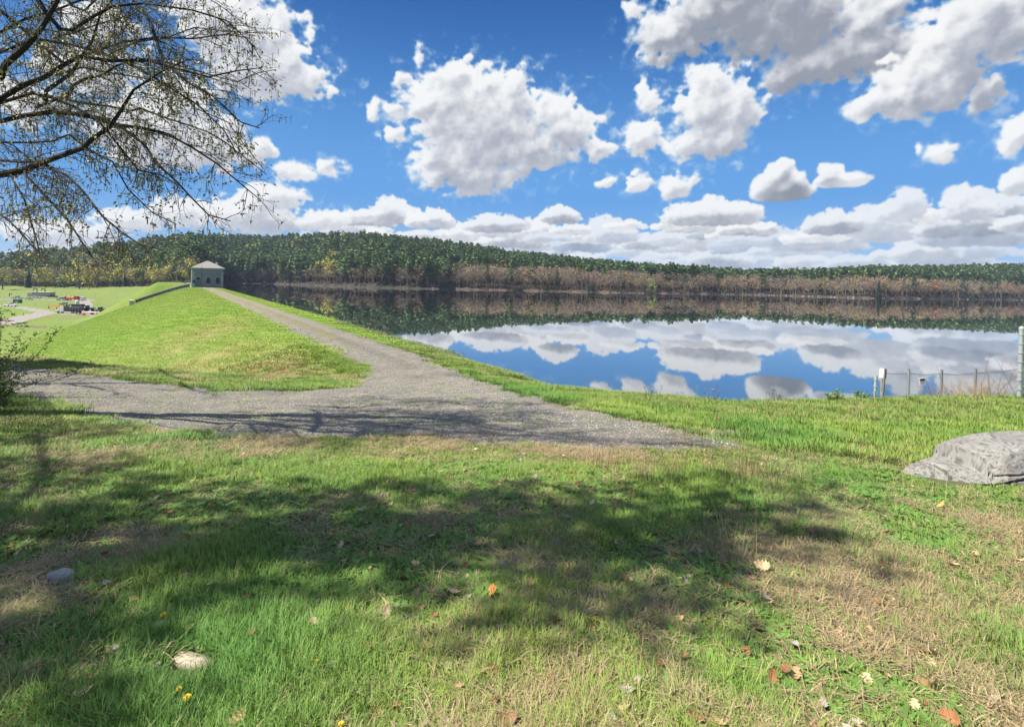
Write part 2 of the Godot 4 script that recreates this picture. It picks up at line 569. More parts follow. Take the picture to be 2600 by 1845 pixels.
const GRAVEL := [[-30.0, 14.0], [-14.0, 12.0], [-9.6, 10.3], [-6.6, 8.1], [-4.26, 7.2], [-2.73, 7.3], [-1.28, 7.54], [-0.27, 7.1], [1.26, 6.93], [1.92, 6.8], [3.3, 7.2], [4.3, 7.6], [4.4, 8.0], [3.5, 8.55], [2.6, 9.1], [1.85, 9.95], [0.64, 12.3], [-1.4, 17.0], [-3.6, 21.5], [-6.6, 22.5], [-5.7, 20.0], [-4.5, 16.0], [-4.1, 13.2], [-5.2, 12.2], [-6.8, 12.1], [-11.3, 14.3], [-17.7, 18.0], [-30.0, 23.0]]
const ROAD_MAIN := [[-156.0, 150.0], [-159.0, 159.0], [-164.0, 167.0], [-168.5, 175.0], [-177.0, 188.0], [-185.0, 200.0], [-187.0, 207.8], [-183.0, 211.0], [-177.0, 209.0], [-168.0, 204.0]]
const ROAD_LOOP := [[-186.0, 203.0], [-193.0, 211.5], [-202.0, 218.0], [-214.0, 226.0], [-226.0, 232.0], [-262.0, 244.0]]
const ROAD_BACK := [[-420.0, 296.0], [-300.0, 297.0], [-284.0, 306.0], [-271.0, 309.0], [-256.0, 306.0]]
var gravel_poly := PackedVector2Array()
var cols := PackedFloat32Array()
var rings := PackedFloat32Array()

func dam_st(x: float, q: float) -> Vector2:
	var dx: float = x + 5.4
	var dq: float = q - 22.0
	return Vector2(-0.55 * dx + 0.835 * dq, -0.835 * dx - 0.55 * dq)

func dam_xq(s: float, t: float) -> Vector2:
	return Vector2(-5.4 - 0.55 * s - 0.835 * t, 22.0 + 0.835 * s - 0.55 * t)

func dam_at(s: float, t: float, y: float) -> Vector3:
	var p := dam_xq(s, t)
	return Vector3(p.x, y, -p.y)

func height(x: float, q: float) -> float:
	var st := dam_st(x, q)
	var s: float = st.x
	var t: float = st.y
	# the knoll the camera stands on
	var e: float = pl(EDGE_X, EDGE_Q, x)
	var qq: float = minf(q, e)
	var ab: float = maxf(4.4 - 0.09 * qq, 2.8) if qq > 0.0 else 4.4 - 0.03 * qq
	ab -= maxf(0.0, q - e) * lerpf(0.5, 0.62, smoothstep(-6.0, -2.0, x))
	if x > 3.0:
		ab += 0.02 * minf(x - 3.0, 20.0)
	# the dam
	var dam: float = 2.8
	if t > 0.0:
		var d: float = maxf(0.0, t - 2.2)
		dam -= lerpf(lerpf(0.40, 0.455, smoothstep(20.0, 80.0, s)), 0.85, smoothstep(154.0, 185.0, s)) * d * d / (d + lerpf(1.0, 5.0, smoothstep(15.0, 80.0, s)))
	else:
		dam -= 0.5 * (-t - 3.0 + sqrt((-t - 3.0) * (-t - 3.0) + 0.5)) / 1.8
	if s < -6.0:
		dam -= (-6.0 - s) * 0.5
	if s > 200.0:
		dam -= (s - 200.0) * 0.4
	var h: float = smax(ab, dam, 0.5)
	# valley floor on one side, lake bed on the other
	var low: float = -4.0
	if t > -6.0:
		var v: float = -10.0 + 0.5 * noise.get_noise_2d(x * 0.012, q * 0.012) + 3.4 * smoothstep(310.0, 440.0, q)
		low = lerpf(-4.0, v, smoothstep(-6.0, 6.0, t))
	h = smax(h, low, 2.2)
	if q > 120.0:
		# the far abutment, beyond the gatehouse
		var m: float = 3.4 - Vector2(maxf(0.0, maxf(196.0 - s, s - 214.0)), maxf(0.0, absf(t - 9.0) - 4.0)).length() / 1.5
		h = smax(h, m, 2.0)
		var u: float = x / q
		var b: float = q - pl(BEAR, SHORE, u) + 9.0 * noise.get_noise_2d(u * 14.0, 3.0)
		var f: float = pl(BEAR, FOOT, u)
		if b > 0.0:
			f += pl(BEAR, RISE, u) * smoothstep(0.0, 270.0, b) * (1.0 + 0.1 * noise.get_noise_2d(x * 0.006, q * 0.006)) + 0.6 * noise.get_noise_2d(x * 0.07, q * 0.07)
			if u > -0.6:
				f += 0.9 * smoothstep(0.0, 7.0, b)
			if u < -0.1:
				f += 1.0 * smoothstep(2.0, 14.0, b) * smoothstep(-0.1, -0.25, u) * smoothstep(-0.62, -0.5, u)
		else:
			f += b * (0.06 if u < -0.615 else 0.35)
		h = smax(h, f, 1.0)
	if q < 70.0 and q > -30.0:
		var w: float = 1.0 - smoothstep(40.0, 70.0, q)
		h += w * (0.035 * noise.get_noise_2d(x * 0.7, q * 0.7) + 0.012 * noise.get_noise_2d(x * 4.0, q * 4.0))
	return h

func ground(x: float, q: float) -> Vector3:
	return Vector3(x, height(x, q), -q)

func near_line(line: Array, x: float, q: float) -> float:
	var best := 1e9
	var p := Vector2(x, q)
	for k in line.size() - 1:
		var a := Vector2(line[k][0], line[k][1])
		var b := Vector2(line[k + 1][0], line[k + 1][1])
		best = minf(best, p.distance_to(Geometry2D.get_closest_point_to_segment(p, a, b)))
	return best

# 0 lawn, 1 gravel, 2 forest floor, 3 paved road, 4 bare earth
func surface(x: float, q: float) -> int:
	if q < 0.0:
		return 0
	if q < 30.0 and absf(x) < 31.0:
		var j: float = 0.45 * noise.get_noise_2d(x * 1.3, q * 1.3) + 0.10 * fine.get_noise_2d(x * 6.0, q * 6.0)
		j *= 1.0 + 2.2 * smoothstep(0.8, 3.0, x)
		if Geometry2D.is_point_in_polygon(Vector2(x + j, q + 0.5 * j), gravel_poly):
			return 1
		if Vector2((x - 4.95) / 0.36, (q - 7.15) / 0.3).length() + 0.5 * fine.get_noise_2d(x * 4.0, q * 4.0) < 0.8:
			return 4
	var st := dam_st(x, q)
	if st.x > -2.0 and st.x < 149.0:
		var d: float = absf(st.y - 0.15) + 0.22 * noise.get_noise_2d(x * 0.9, q * 0.9)
		if d < lerpf(1.6, 1.35, smoothstep(6.0, 30.0, st.x)):
			# two wheel tracks with a strip of thin grass between
			if d > 0.5 or st.x < 7.0 or fine.get_noise_2d(x * 1.4, q * 1.4) > lerpf(0.1, -0.2, smoothstep(7.0, 40.0, st.x)):
				return 1
	if q > 120.0:
		var u: float = x / q
		if st.y > 20.0 or st.x > 200.0:
			if near_line(ROAD_MAIN, x, q) < 4.2 or near_line(ROAD_LOOP, x, q) < 3.0 or near_line(ROAD_BACK, x, q) < 5.0:
				return 3
			if Geometry2D.is_point_in_polygon(Vector2(x, q), lot):
				return 3
			if Vector2((x + 141.0) / 9.0, (q - 148.5) / 3.0).length() + 0.5 * noise.get_noise_2d(x * 0.15, q * 0.15) < 0.9:
				return 4
		var b: float = q - pl(BEAR, SHORE, u) + 9.0 * noise.get_noise_2d(u * 14.0, 3.0)
		if u > -0.61 and b > -9.0:
			return 2
		if b > -1.5 + 5.0 * noise.get_noise_2d(x * 0.05, q * 0.05):
			return 2
	return 0

var lot := PackedVector2Array()

func lawn_color(x: float, q: float, st: Vector2) -> Color:
	var a: float = noise.get_noise_2d(x * 0.05 + 7.0, q * 0.05)
	var b: float = fine.get_noise_2d(x * 0.7, q * 0.7)
	var green := Color(0.190, 0.310, 0.024)
	var olive := Color(0.235, 0.300, 0.042)
	var straw := Color(0.34, 0.29, 0.12)
	var c: Color
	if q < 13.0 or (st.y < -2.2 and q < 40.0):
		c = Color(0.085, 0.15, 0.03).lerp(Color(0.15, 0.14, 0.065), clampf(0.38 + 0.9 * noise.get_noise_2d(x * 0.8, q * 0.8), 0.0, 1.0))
	else:
		c = green.lerp(olive, clampf(0.2 + a * 1.2 + b * 0.3, 0.0, 1.0))
		if st.x < 36.0 and st.y > 1.5 and st.y < 22.0:
			var dry: float = smoothstep(36.0, 10.0, st.x) * smoothstep(1.5, 4.0, st.y) * smoothstep(20.0, 9.0, st.y)
			c = c.lerp(straw, clampf(dry * (0.55 + 1.0 * b + a), 0.0, 0.8))
		if q > 140.0 and st.y > 25.0:
			var k: float = noise.get_noise_2d(x * 0.022, q * 0.022)
			c = c.lerp(Color(0.215, 0.265, 0.055), clampf(0.35 + 1.5 * k, 0.0, 1.0))
			if Vector2((x + 180.0) / 20.0, (q - 262.0) / 18.0).length() < 1.0:
				c = c.lerp(straw, 0.35)
			if Vector2((x + 128.0) / 13.0, (q - 246.0) / 10.0).length() < 1.0:
				c = c.lerp(straw, 0.45)
		if absf(st.y - 0.15) < 1.3 and st.x > 0.0:
			c = Color(0.30, 0.27, 0.16).lerp(Color(0.20, 0.22, 0.07), 0.45 + 0.8 * b)
	return c * (1.0 + 0.10 * b)

func build_land() -> void:
	for p in GRAVEL:
		gravel_poly.append(Vector2(p[0], p[1]))
	lot = PackedVector2Array([Vector2(-271, 318), Vector2(-261, 317), Vector2(-207, 253), Vector2(-194, 235), Vector2(-163, 206), Vector2(-161, 196), Vector2(-180, 204), Vector2(-194, 220), Vector2(-193, 227), Vector2(-215, 252), Vector2(-250, 293)])
	# a grid of rays and rings, finest where the camera looks
	var a: float = -57.0
	while a <= 57.0:
		cols.append(deg_to_rad(a))
		a += 0.145
	a = 62.0
	while a < 303.0:
		cols.append(deg_to_rad(a))
		a += 7.0
	cols.append(cols[0] + TAU)
	var r: float = 0.5
	while r < 3800.0:
		rings.append(r)
		r *= 1.016 if r < 260.0 else (1.028 if r < 800.0 else 1.2)
	var nc: int = cols.size()
	var nr: int = rings.size()
	var pos := PackedVector3Array()
	pos.resize(nc * nr)
	for k in nr:
		for j in nc:
			var x: float = sin(cols[j]) * rings[k]
			var q: float = cos(cols[j]) * rings[k]
			pos[k * nc + j] = Vector3(x, height(x, q), -q)
	# normals, colours, surfaces
	var names := ["lawn", "gravel_path", "forest_floor", "paved_road", "bare_earth_patch"]
	var idx := [PackedInt32Array(), PackedInt32Array(), PackedInt32Array(), PackedInt32Array(), PackedInt32Array()]
	for k in nr - 1:
		for j in nc - 1:
			var e: int = k * nc + j
			var m: Vector3 = (pos[e] + pos[e + nc + 1]) * 0.5
			if m.y < -4.5 and m.z > -100.0 and m.x > 0.0:
				continue
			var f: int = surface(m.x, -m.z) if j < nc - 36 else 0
			var t: PackedInt32Array = idx[f]
			for w in [e, e + nc, e + nc + 1, e, e + nc + 1, e + 1]:
				t.append(w)
			idx[f] = t
	var normals := PackedVector3Array()
	normals.resize(nc * nr)
	for k in nr:
		for j in nc:
			var du: Vector3 = pos[k * nc + mini(j + 1, nc - 1)] - pos[k * nc + maxi(j - 1, 0)]
			var dv: Vector3 = pos[mini(k + 1, nr - 1) * nc + j] - pos[maxi(k - 1, 0) * nc + j]
			var m: Vector3 = du.cross(dv).normalized()
			normals[k * nc + j] = m if m.y > 0.0 else -m
	var grass_ground := grain(Color.WHITE, 0.95, 1.6, 0.62, 1.0, 0.0, 4)
	grass_ground.vertex_color_use_as_albedo = true
	var gravel_m := grain(Color.WHITE, 0.95, 3.1, 0.35, 1.0, 2.0, 6)
	gravel_m.vertex_color_use_as_albedo = true
	var litter_m := grain(Color.WHITE, 0.97, 0.16, 0.45, 1.0, 0.0, 8)
	litter_m.vertex_color_use_as_albedo = true
	var road_m := grain(Color.WHITE, 0.9, 0.5, 0.78, 1.0, 0.0, 12)
	road_m.vertex_color_use_as_albedo = true
	for f in 5:
		var remap := {}
		var v := PackedVector3Array()
		var n := PackedVector3Array()
		var c := PackedColorArray()
		var ind := PackedInt32Array()
		for w in idx[f]:
			if not remap.has(w):
				remap[w] = v.size()
				var p: Vector3 = pos[w]
				v.append(p)
				n.append(normals[w])
				var st := dam_st(p.x, -p.z)
				var g: float = noise.get_noise_2d(p.x * 0.9, p.z * 0.9)
				var g2: float = fine.get_noise_2d(p.x * 3.0, p.z * 3.0)
				match f:
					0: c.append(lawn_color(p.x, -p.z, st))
					1:
						var k: float = clampf(0.5 + 0.9 * g + 0.4 * g2, 0.0, 1.0)
						var col := Color(0.37, 0.355, 0.33).lerp(Color(0.56, 0.50, 0.40), k)
						# paler wheel tracks, browner between and at the rims
						var rut: float = absf(absf(st.y - 0.15) - 0.85)
						if st.x > -4.0:
							col = col.lerp(Color(0.30, 0.26, 0.19), smoothstep(0.3, 0.75, rut + 0.3 * g) * 0.55)
						if st.x > 4.0:
							col = col.lerp(Color(0.52, 0.45, 0.33), smoothstep(4.0, 40.0, st.x) * 0.85)
						if p.x > 1.5:
							col = col.lerp(Color(0.34, 0.30, 0.19), smoothstep(1.5, 3.6, p.x) * 0.75)
						c.append(col)
					2:
						var k2: float = noise.get_noise_2d(p.x * 0.04, p.z * 0.04)
						c.append(Color(0.10, 0.072, 0.05).lerp(Color(0.21, 0.15, 0.105), clampf(0.4 + 1.4 * k2, 0.0, 1.0)).lerp(Color(0.05, 0.042, 0.034), smoothstep(-0.05, -0.2, p.x / maxf(1.0, -p.z)) * smoothstep(4.5, 2.2, p.y)) if p.y > 0.6 else Color(0.06, 0.054, 0.046))  # shade of the low left bank is painted in as a darker floor colour
					3: c.append(Color(0.31, 0.285, 0.265) * (1.0 + 0.1 * g))
					4: c.append(Color(0.26, 0.19, 0.125) * (1.0 + 0.35 * g2))
			ind.append(remap[w])
		if ind.is_empty():
			continue
		var arr := []
		arr.resize(Mesh.ARRAY_MAX)
		arr[Mesh.ARRAY_VERTEX] = v
		arr[Mesh.ARRAY_NORMAL] = n
		arr[Mesh.ARRAY_COLOR] = c
		arr[Mesh.ARRAY_INDEX] = ind
		var am := ArrayMesh.new()
		am.add_surface_from_arrays(Mesh.PRIMITIVE_TRIANGLES, arr)
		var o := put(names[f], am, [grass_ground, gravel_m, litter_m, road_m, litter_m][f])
		var words: String = ["mown green lawn over the knoll, the dam slope and the valley", "grey gravel path that forks along the dam crest and to the left", "brown leaf litter under the trees of the far shore", "pale paved drive and parking area in the valley", "bare brown patch in the grass left of the boulder"][f]
		tag(o, words, "", "", "structure")

func build_water() -> void:
	var poly := PackedVector2Array()
	for p in [[-2.0, -0.5], [205.0, -0.5]]:
		poly.append(dam_xq(p[0], p[1]))
	for p in [[-330.0, 560.0], [-100.0, 640.0], [500.0, 760.0], [1500.0, 760.0], [1500.0, 18.0], [30.0, 10.0], [4.0, 11.0]]:
		poly.append(Vector2(p[0], p[1]))
	var so := Soup.new()
	for w in Geometry2D.triangulate_polygon(poly):
		so.v.append(Vector3(poly[w].x, 0.0, -poly[w].y))
		so.n.append(Vector3.UP)
		so.c.append(Color.WHITE)
		so.i.append(so.v.size() - 1)
	for k in range(0, so.i.size(), 3):
		var a: Vector3 = so.v[so.i[k]]; var b: Vector3 = so.v[so.i[k + 1]]; var d: Vector3 = so.v[so.i[k + 2]]
		if (d - a).cross(b - a).y < 0.0:
			var e: int = so.i[k + 1]
			so.i[k + 1] = so.i[k + 2]
			so.i[k + 2] = e
	var m := StandardMaterial3D.new()
	m.albedo_color = lin(0.012, 0.020, 0.024)
	m.roughness = 0.015
	m.metallic_specular = 0.7
	m.clearcoat_enabled = true
	m.clearcoat = 1.0
	m.clearcoat_roughness = 0.01
	m.uv1_triplanar = true
	m.uv1_world_triplanar = true
	m.uv1_scale = Vector3(0.11, 0.11, 0.11)
	m.normal_enabled = true
	m.normal_scale = 0.008
	var t := NoiseTexture2D.new()
	t.width = 512
	t.height = 512
	t.seamless = true
	t.as_normal_map = true
	t.bump_strength = 4.0
	var f := FastNoiseLite.new()
	f.seed = 31
	f.frequency = 0.02
	f.fractal_octaves = 4
	t.noise = f
	m.normal_texture = t
	tag(put("lake_water", so.mesh(), m), "calm reservoir water mirroring the clouds and the wooded hill", "", "", "structure")

	# bands where a breath of wind roughens the surface
	var rough := StandardMaterial3D.new()
	rough.albedo_color = lin(0.03, 0.04, 0.05)
	rough.roughness = 0.22
	rough.metallic_specular = 0.7
	for w in [[150.0, 378.0, 62.0, 4.5], [70.0, 285.0, 34.0, 2.2], [205.0, 395.0, 45.0, 3.0], [-30.0, 330.0, 24.0, 1.4]]:
		var band := Soup.new()
		for k in 40:
			var t0: float = k / 40.0 * 2.0 - 1.0
			var t1: float = (k + 1) / 40.0 * 2.0 - 1.0
			var p := []
			for tt in [t0, t1]:
				var half: float = w[3] * sqrt(maxf(0.0, 1.0 - tt * tt)) * (0.75 + 0.5 * noise.get_noise_2d(tt * 5.0, w[0]))
				var mid: float = w[1] + 2.5 * noise.get_noise_2d(tt * 2.0 + 9.0, w[0])
				p.append(Vector3(w[0] + tt * w[2], 0.004, -(mid - half)))
				p.append(Vector3(w[0] + tt * w[2], 0.004, -(mid + half)))
			band.quad(p[0], p[1], p[3], p[2], Color.WHITE)
		tag(put("water_ripples", band.mesh(), rough), "pale band of wind ripples on the far water", "", "", "structure")
# ---------------------------------------------------------------- trees
# a ragged spray of foliage: a few long leaf-like faces fanned about a direction
func spray(so: Soup, o: Vector3, dir: Vector3, length: float, wide: float, col: Color, n := 3) -> void:
	var side: Vector3 = dir.cross(Vector3.UP)
	side = side.normalized() if side.length_squared() > 1e-5 else Vector3.RIGHT
	var up: Vector3 = side.cross(dir).normalized()
	for k in n:
		var w: float = (k - (n - 1) * 0.5) / maxf(1.0, n - 1.0) * 1.7
		var d: Vector3 = (dir.rotated(up, w * 0.75) + up * rr(-0.25, 0.25)).normalized()
		var s: Vector3 = d.cross(up).rotated(d, rr(-0.9, 0.9)).normalized() * wide * rr(0.7, 1.2)
		var l: float = length * rr(0.7, 1.1)
		var nn: Vector3 = (up * 0.9 + d * 0.5 + Vector3(0, 0.4, 0)).normalized()
		var cc: Color = col * rr(0.85, 1.15)
		so.quad(o, o + d * l * 0.45 + s, o + d * l, o + d * l * 0.55 - s, cc, nn)

# white pine, one metre tall: bare lower trunk, uneven whorls reaching upward
func pine_meshes(bare: float, n: int) -> Array:
	var tr := Soup.new()
	var cr := Soup.new()
	var lean := Vector3(rr(-0.02, 0.02), 0, rr(-0.02, 0.02))
	tr.tube([Vector3.ZERO, lean * 0.5 + Vector3(0, 0.5, 0), lean + Vector3(0, 0.97, 0)], [0.016, 0.011, 0.002], 5, Color(0.10, 0.08, 0.068))
	var y: float = bare
	var turn: float = rr(0, TAU)
	while y < 0.99:
		var t: float = (y - bare) / (1.0 - bare)
		var reach: float = 0.19 * pow(1.0 - t, 0.62) * (0.55 + 0.45 * smoothstep(0.0, 0.25, t)) + 0.018
		for k in n:
			if rng.randf() < 0.12:
				continue
			turn += TAU / n + rr(-0.5, 0.5)
			var l: float = reach * rr(0.55, 1.25)
			var d := Vector3(cos(turn), rr(0.1, 0.55), sin(turn)).normalized()
			var o: Vector3 = lean * y + Vector3(0, y + rr(-0.02, 0.02), 0)
			var col := Color(0.070, 0.125, 0.050).lerp(Color(0.150, 0.220, 0.074), rng.randf() * (0.35 + 0.65 * t))
			cr.tri(o, o + d * l * 0.6 + Vector3(0, 0.004, 0), o + d * l * 0.6 - Vector3(0, 0.004, 0), Color(0.07, 0.055, 0.04))
			spray(cr, o + d * l * 0.25, d, l * 0.8, 0.034, col, 3)
			spray(cr, o + d * l * 0.65, (d + Vector3(0, 0.5, 0)).normalized(), l * 0.5, 0.030, col * 1.15, 2)
		y += rr(0.045, 0.075)
	spray(cr, lean + Vector3(0, 0.95, 0), Vector3(0.1, 1, 0).normalized(), 0.06, 0.012, Color(0.06, 0.09, 0.03), 3)
	return [tr.mesh(), cr.mesh()]

# conical dark spruce
func spruce_meshes() -> Array:
	var tr := Soup.new()
	var cr := Soup.new()
	tr.tube([Vector3.ZERO, Vector3(0, 0.95, 0)], [0.02, 0.002], 5, Color(0.06, 0.05, 0.04))
	var y := 0.05
	var turn := 0.0
	while y < 0.98:
		for k in 7:
			turn += 0.9 + rr(-0.2, 0.2)
			var l: float = 0.24 * (1.0 - y) * rr(0.75, 1.15) + 0.012
			var d := Vector3(cos(turn), -0.25, sin(turn)).normalized()
			spray(cr, Vector3(0, y, 0), d, l, 0.03, Color(0.026, 0.056, 0.03) * rr(0.8, 1.3), 3)
		y += 0.04
	return [tr.mesh(), cr.mesh()]

# broad crown, one metre tall. twig: colour of bare wood; leaf: colour of the young leaves; full: how much leaf
func broad_meshes(twig: Color, leaf: Color, full: int, slivers: int, low: float, wide: float) -> Array:
	var tr := Soup.new()
	var cr := Soup.new()
	var top := Vector3(rr(-0.03, 0.03), 0.55, rr(-0.03, 0.03))
	tr.tube([Vector3.ZERO, Vector3(top.x * 0.5, 0.28, top.z * 0.5), top], [0.022, 0.016, 0.007], 5, twig * 0.75)
	var lobes := []
	for k in 9:
		var w: float = k * 2.4 + rr(-0.3, 0.3)
		var r: float = wide * rr(0.3, 0.72)
		var c := Vector3(cos(w) * r, rr(low + 0.12, 0.86), sin(w) * r)
		if c.y > 0.75:
			c.x *= 0.55; c.z *= 0.55
		lobes.append([c, rr(0.11, 0.17)])
		var from := Vector3(0, rr(0.22, 0.5), 0)
		tr.tube([from, from.lerp(c, 0.55) + Vector3(0, -0.02, 0), c], [0.009, 0.006, 0.0025], 4, twig * 0.85)
	for k in slivers:
		var lb: Array = lobes[k % 9]
		var d := Vector3(rr(-1, 1), rr(-0.7, 1), rr(-1, 1)).normalized()
		var o: Vector3 = lb[0] + d * lb[1] * rr(0.1, 0.75)
		var e: Vector3 = o + (d + Vector3(0, 0.35, 0)) * rr(0.05, 0.11)
		var s: Vector3 = d.cross(Vector3(rr(-1, 1), rr(-1, 1), rr(-1, 1))).normalized() * rr(0.002, 0.0045)
		cr.tri(o - s, e, o + s, twig * rr(0.7, 1.35), d)
	for k in full:
		var lb: Array = lobes[rng.randi() % 9]
		var d := Vector3(rr(-1, 1), rr(-0.8, 1), rr(-1, 1)).normalized()
		var o: Vector3 = lb[0] + d * lb[1] * pow(rng.randf(), 0.4) * 1.15
		var a := Vector3(rr(-1, 1), rr(-0.6, 0.6), rr(-1, 1)).normalized() * rr(0.014, 0.028)
		var b: Vector3 = a.cross(d + Vector3(0.1, 0.2, 0)).normalized() * rr(0.012, 0.023)
		cr.quad(o - a, o + b, o + a, o - b, leaf * rr(0.7, 1.3), (d + Vector3(0, 0.5, 0)).normalized())
	return [tr.mesh(), cr.mesh()]

func tree_proto(called: String, meshes: Array, category: String) -> Node3D:
	var o := Node3D.new()
	o.name = called
	put("trunk", meshes[0], vmat(0.95), o)
	put("crown", meshes[1], vmat(0.85, 0.25), o)
	o.set_meta("category", category)
	return o

var protos := {}

func plant(kind: String, called: String, label: String, x: float, q: float, tall: float, group := "", fat := 1.0) -> Node3D:
	var list: Array = protos[kind]
	var o: Node3D = list[rng.randi() % list.size()]
	return dup(o, called, label, ground(x, q) - Vector3(0, 0.15, 0), rr(0, TAU), Vector3(tall * fat, tall, tall * fat), group)

func build_forest() -> void:
	rng.seed = 100
	var sets := {"pine": [], "bare": [], "bud": [], "yellow": [], "green": [], "red": [], "spruce": []}
	for k in 5:
		sets.pine.append(pine_meshes([0.28, 0.36, 0.22, 0.42, 0.32][k], [5, 6, 5, 5, 6][k]))
	for k in 4:
		sets.bare.append(broad_meshes([Color(0.21, 0.17, 0.135), Color(0.24, 0.19, 0.15), Color(0.19, 0.15, 0.12), Color(0.23, 0.18, 0.12)][k], [Color(0.23, 0.175, 0.135), Color(0.25, 0.19, 0.15), Color(0.22, 0.185, 0.12), Color(0.27, 0.20, 0.14)][k], 95, 270, 0.26, [0.30, 0.36, 0.26, 0.34][k]))
	for k in 2:
		sets.bud.append(broad_meshes(Color(0.20, 0.15, 0.10), Color(0.30, 0.235, 0.11), 240, 220, 0.28, 0.36))
	for k in 3:
		sets.yellow.append(broad_meshes(Color(0.12, 0.09, 0.06), Color(0.46, 0.43, 0.10), 560, 120, 0.14, 0.42))
	sets.green.append(broad_meshes(Color(0.11, 0.09, 0.06), Color(0.24, 0.30, 0.07), 620, 80, 0.12, 0.38))
	sets.red.append(broad_meshes(Color(0.17, 0.09, 0.075), Color(0.32, 0.13, 0.10), 200, 240, 0.28, 0.36))
	sets.spruce.append(spruce_meshes())
	for k in sets:
		protos[k] = []
		for ms in sets[k]:
			protos[k].append(tree_proto("tree", ms, "tree"))
	# every trunk of the wood: [kind, x, q, height, metres behind the shore]
	var trees := []
	var grid := {}
	var tries := 0
	while tries < 26000:
		tries += 1
		var u: float = rr(-1.03, 1.05)
		var b: float = -1.0
		if rng.randf() < 0.27:
			b = rr(2.0, 45.0)
		else:
			b = rr(10.0, 275.0)
		var land: bool = u < -0.615
		var q: float = pl(BEAR, SHORE, u) + b - 9.0 * noise.get_noise_2d(u * 14.0, 3.0)
		var x: float = u * q
		if land and dam_st(x, q).y < -4.0 and q < 330.0:
			continue
		var size: float = 7.2 if b > 30.0 else 5.4
		var cell := Vector2i(floori(x / size), floori(q / size) + (1000 if b > 30.0 else 0))
		if grid.has(cell):
			continue
		var kind := "pine"
		var tall: float = rr(19.0, 26.0)
		var patch: float = noise.get_noise_2d(x * 0.011 + 50.0, q * 0.011)
		if u > -0.12:
			var belt: float = 62.0 if u < 0.13 else 34.0
			if b < belt + 25.0 * patch:
				kind = "bare"
				tall = rr(11.5, 20.5) if u < 0.13 else rr(8.5, 19.0)
				var z: float = rng.randf()
				if z < 0.11: kind = "bud"
				elif z < 0.14 and u > 0.1: kind = "red"
				elif z < 0.24: kind = "pine"
			else:
				tall = rr(19.0, 26.0)
		elif u > -0.6:
			if b < 42.0 and rng.randf() < 0.62 - 0.008 * b:
				kind = "bare"
				tall = rr(9.0, 17.0)
				if rng.randf() < 0.10: kind = "bud"
			elif rng.randf() < 0.012:
				kind = "yellow"
		else:
			if b < 26.0:
				var z: float = rng.randf()
				kind = "bare" if z < 0.34 else ("yellow" if z < 0.62 else ("bud" if z < 0.78 else "pine"))
				if u > -0.72 and z > 0.5: kind = "pine"
				tall = rr(11.0, 19.0)
			elif rng.randf() < (0.5 if u < -0.82 else 0.16) + 0.4 * patch:
				kind = ["bud", "bare", "yellow"][rng.randi() % 3]
				tall = rr(14.0, 20.0)
		grid[cell] = true
		trees.append([kind, x, q, tall, b, u])
	# named trees that stand out in the photograph
	for w in [
		["yellow", "broad_tree", "yellow-green tree with a dark trunk at the left edge of the valley lawn", -0.995, 395.0, 20.0],
		["spruce", "spruce_tree", "dark conical spruce between two yellow-green trees on the valley lawn", -0.945, 425.0, 17.0],
		["yellow", "broad_tree", "tall pale yellow tree right of the dark spruce on the valley lawn", -0.912, 432.0, 20.0],
		["green", "broad_tree", "fresh green rounded tree, the greenest on the valley lawn", -0.875, 425.0, 19.0],
		["yellow", "broad_tree", "big spreading yellow tree on the grassy hump behind the parked machines", -0.845, 412.0, 26.0],
		["bud", "broad_tree", "big brown budding tree beside the spreading yellow tree on the hump", -0.812, 412.0, 27.0],
		["bud", "broad_tree", "slim budding tree at the right end of the hump", -0.79, 415.0, 19.0],
		["yellow", "broad_tree", "golden tree right of the brown budding tree on the hump", -0.762, 418.0, 25.0],
		["spruce", "spruce_tree", "small dark fir at the foot of the golden tree on the hump", -0.757, 402.0, 12.0],
		["bud", "broad_tree", "low budding bush-like tree right of the small dark fir", -0.725, 405.0, 11.0],
		["yellow", "broad_tree", "yellow tree among the pines left of the long stairway", -0.70, 420.0, 22.0],
		["bud", "broad_tree", "round tan budding tree just left of the gatehouse roof", -0.645, 352.0, 24.0],
		["red", "broad_tree", "small reddish tree at the waterline right of the gatehouse", -0.513, 500.0, 13.0],
		["yellow", "broad_tree", "bright yellow crown high among the dark pines of the ridge", -0.42, 640.0, 27.0],
		["bud", "broad_tree", "tan domed tree at the waterline in front of the middle pines", -0.182, 406.0, 19.0],
		["bud", "broad_tree", "ochre domed tree where the pine shore meets the brown wood", -0.128, 410.0, 19.5],
		["green", "broad_tree", "pale green leafing tree on a point of the far shore", 0.275, 409.0, 15.0],
		["bud", "broad_tree", "orange-brown tree right of the pale green tree on the shore", 0.345, 432.0, 14.0],
		["red", "broad_tree", "dull red tree at the waterline by the dead pale trunks", 0.392, 462.0, 13.0],
		["bud", "broad_tree", "orange rounded tree on the shore before the tallest pines", 0.425, 468.0, 17.0],
		["spruce", "spruce_tree", "lone dark spruce at the waterline of the right shore", 0.717, 402.0, 17.0]]:
		plant(w[0], w[1], w[2], w[3] * w[4], w[4], w[5])
	# nearest first: those become trees of their own, the rest of the wood is one mass
	trees.sort_custom(func(p, r): return (p[4] - (12.0 if p[0] == "pine" and p[5] < -0.12 else 0.0) + p[2] * 0.02) < (r[4] - (12.0 if r[0] == "pine" and r[5] < -0.12 else 0.0) + r[2] * 0.02))
	var count := {"pine": 0, "broad": 0}
	var rest := {}
	var shades := {}
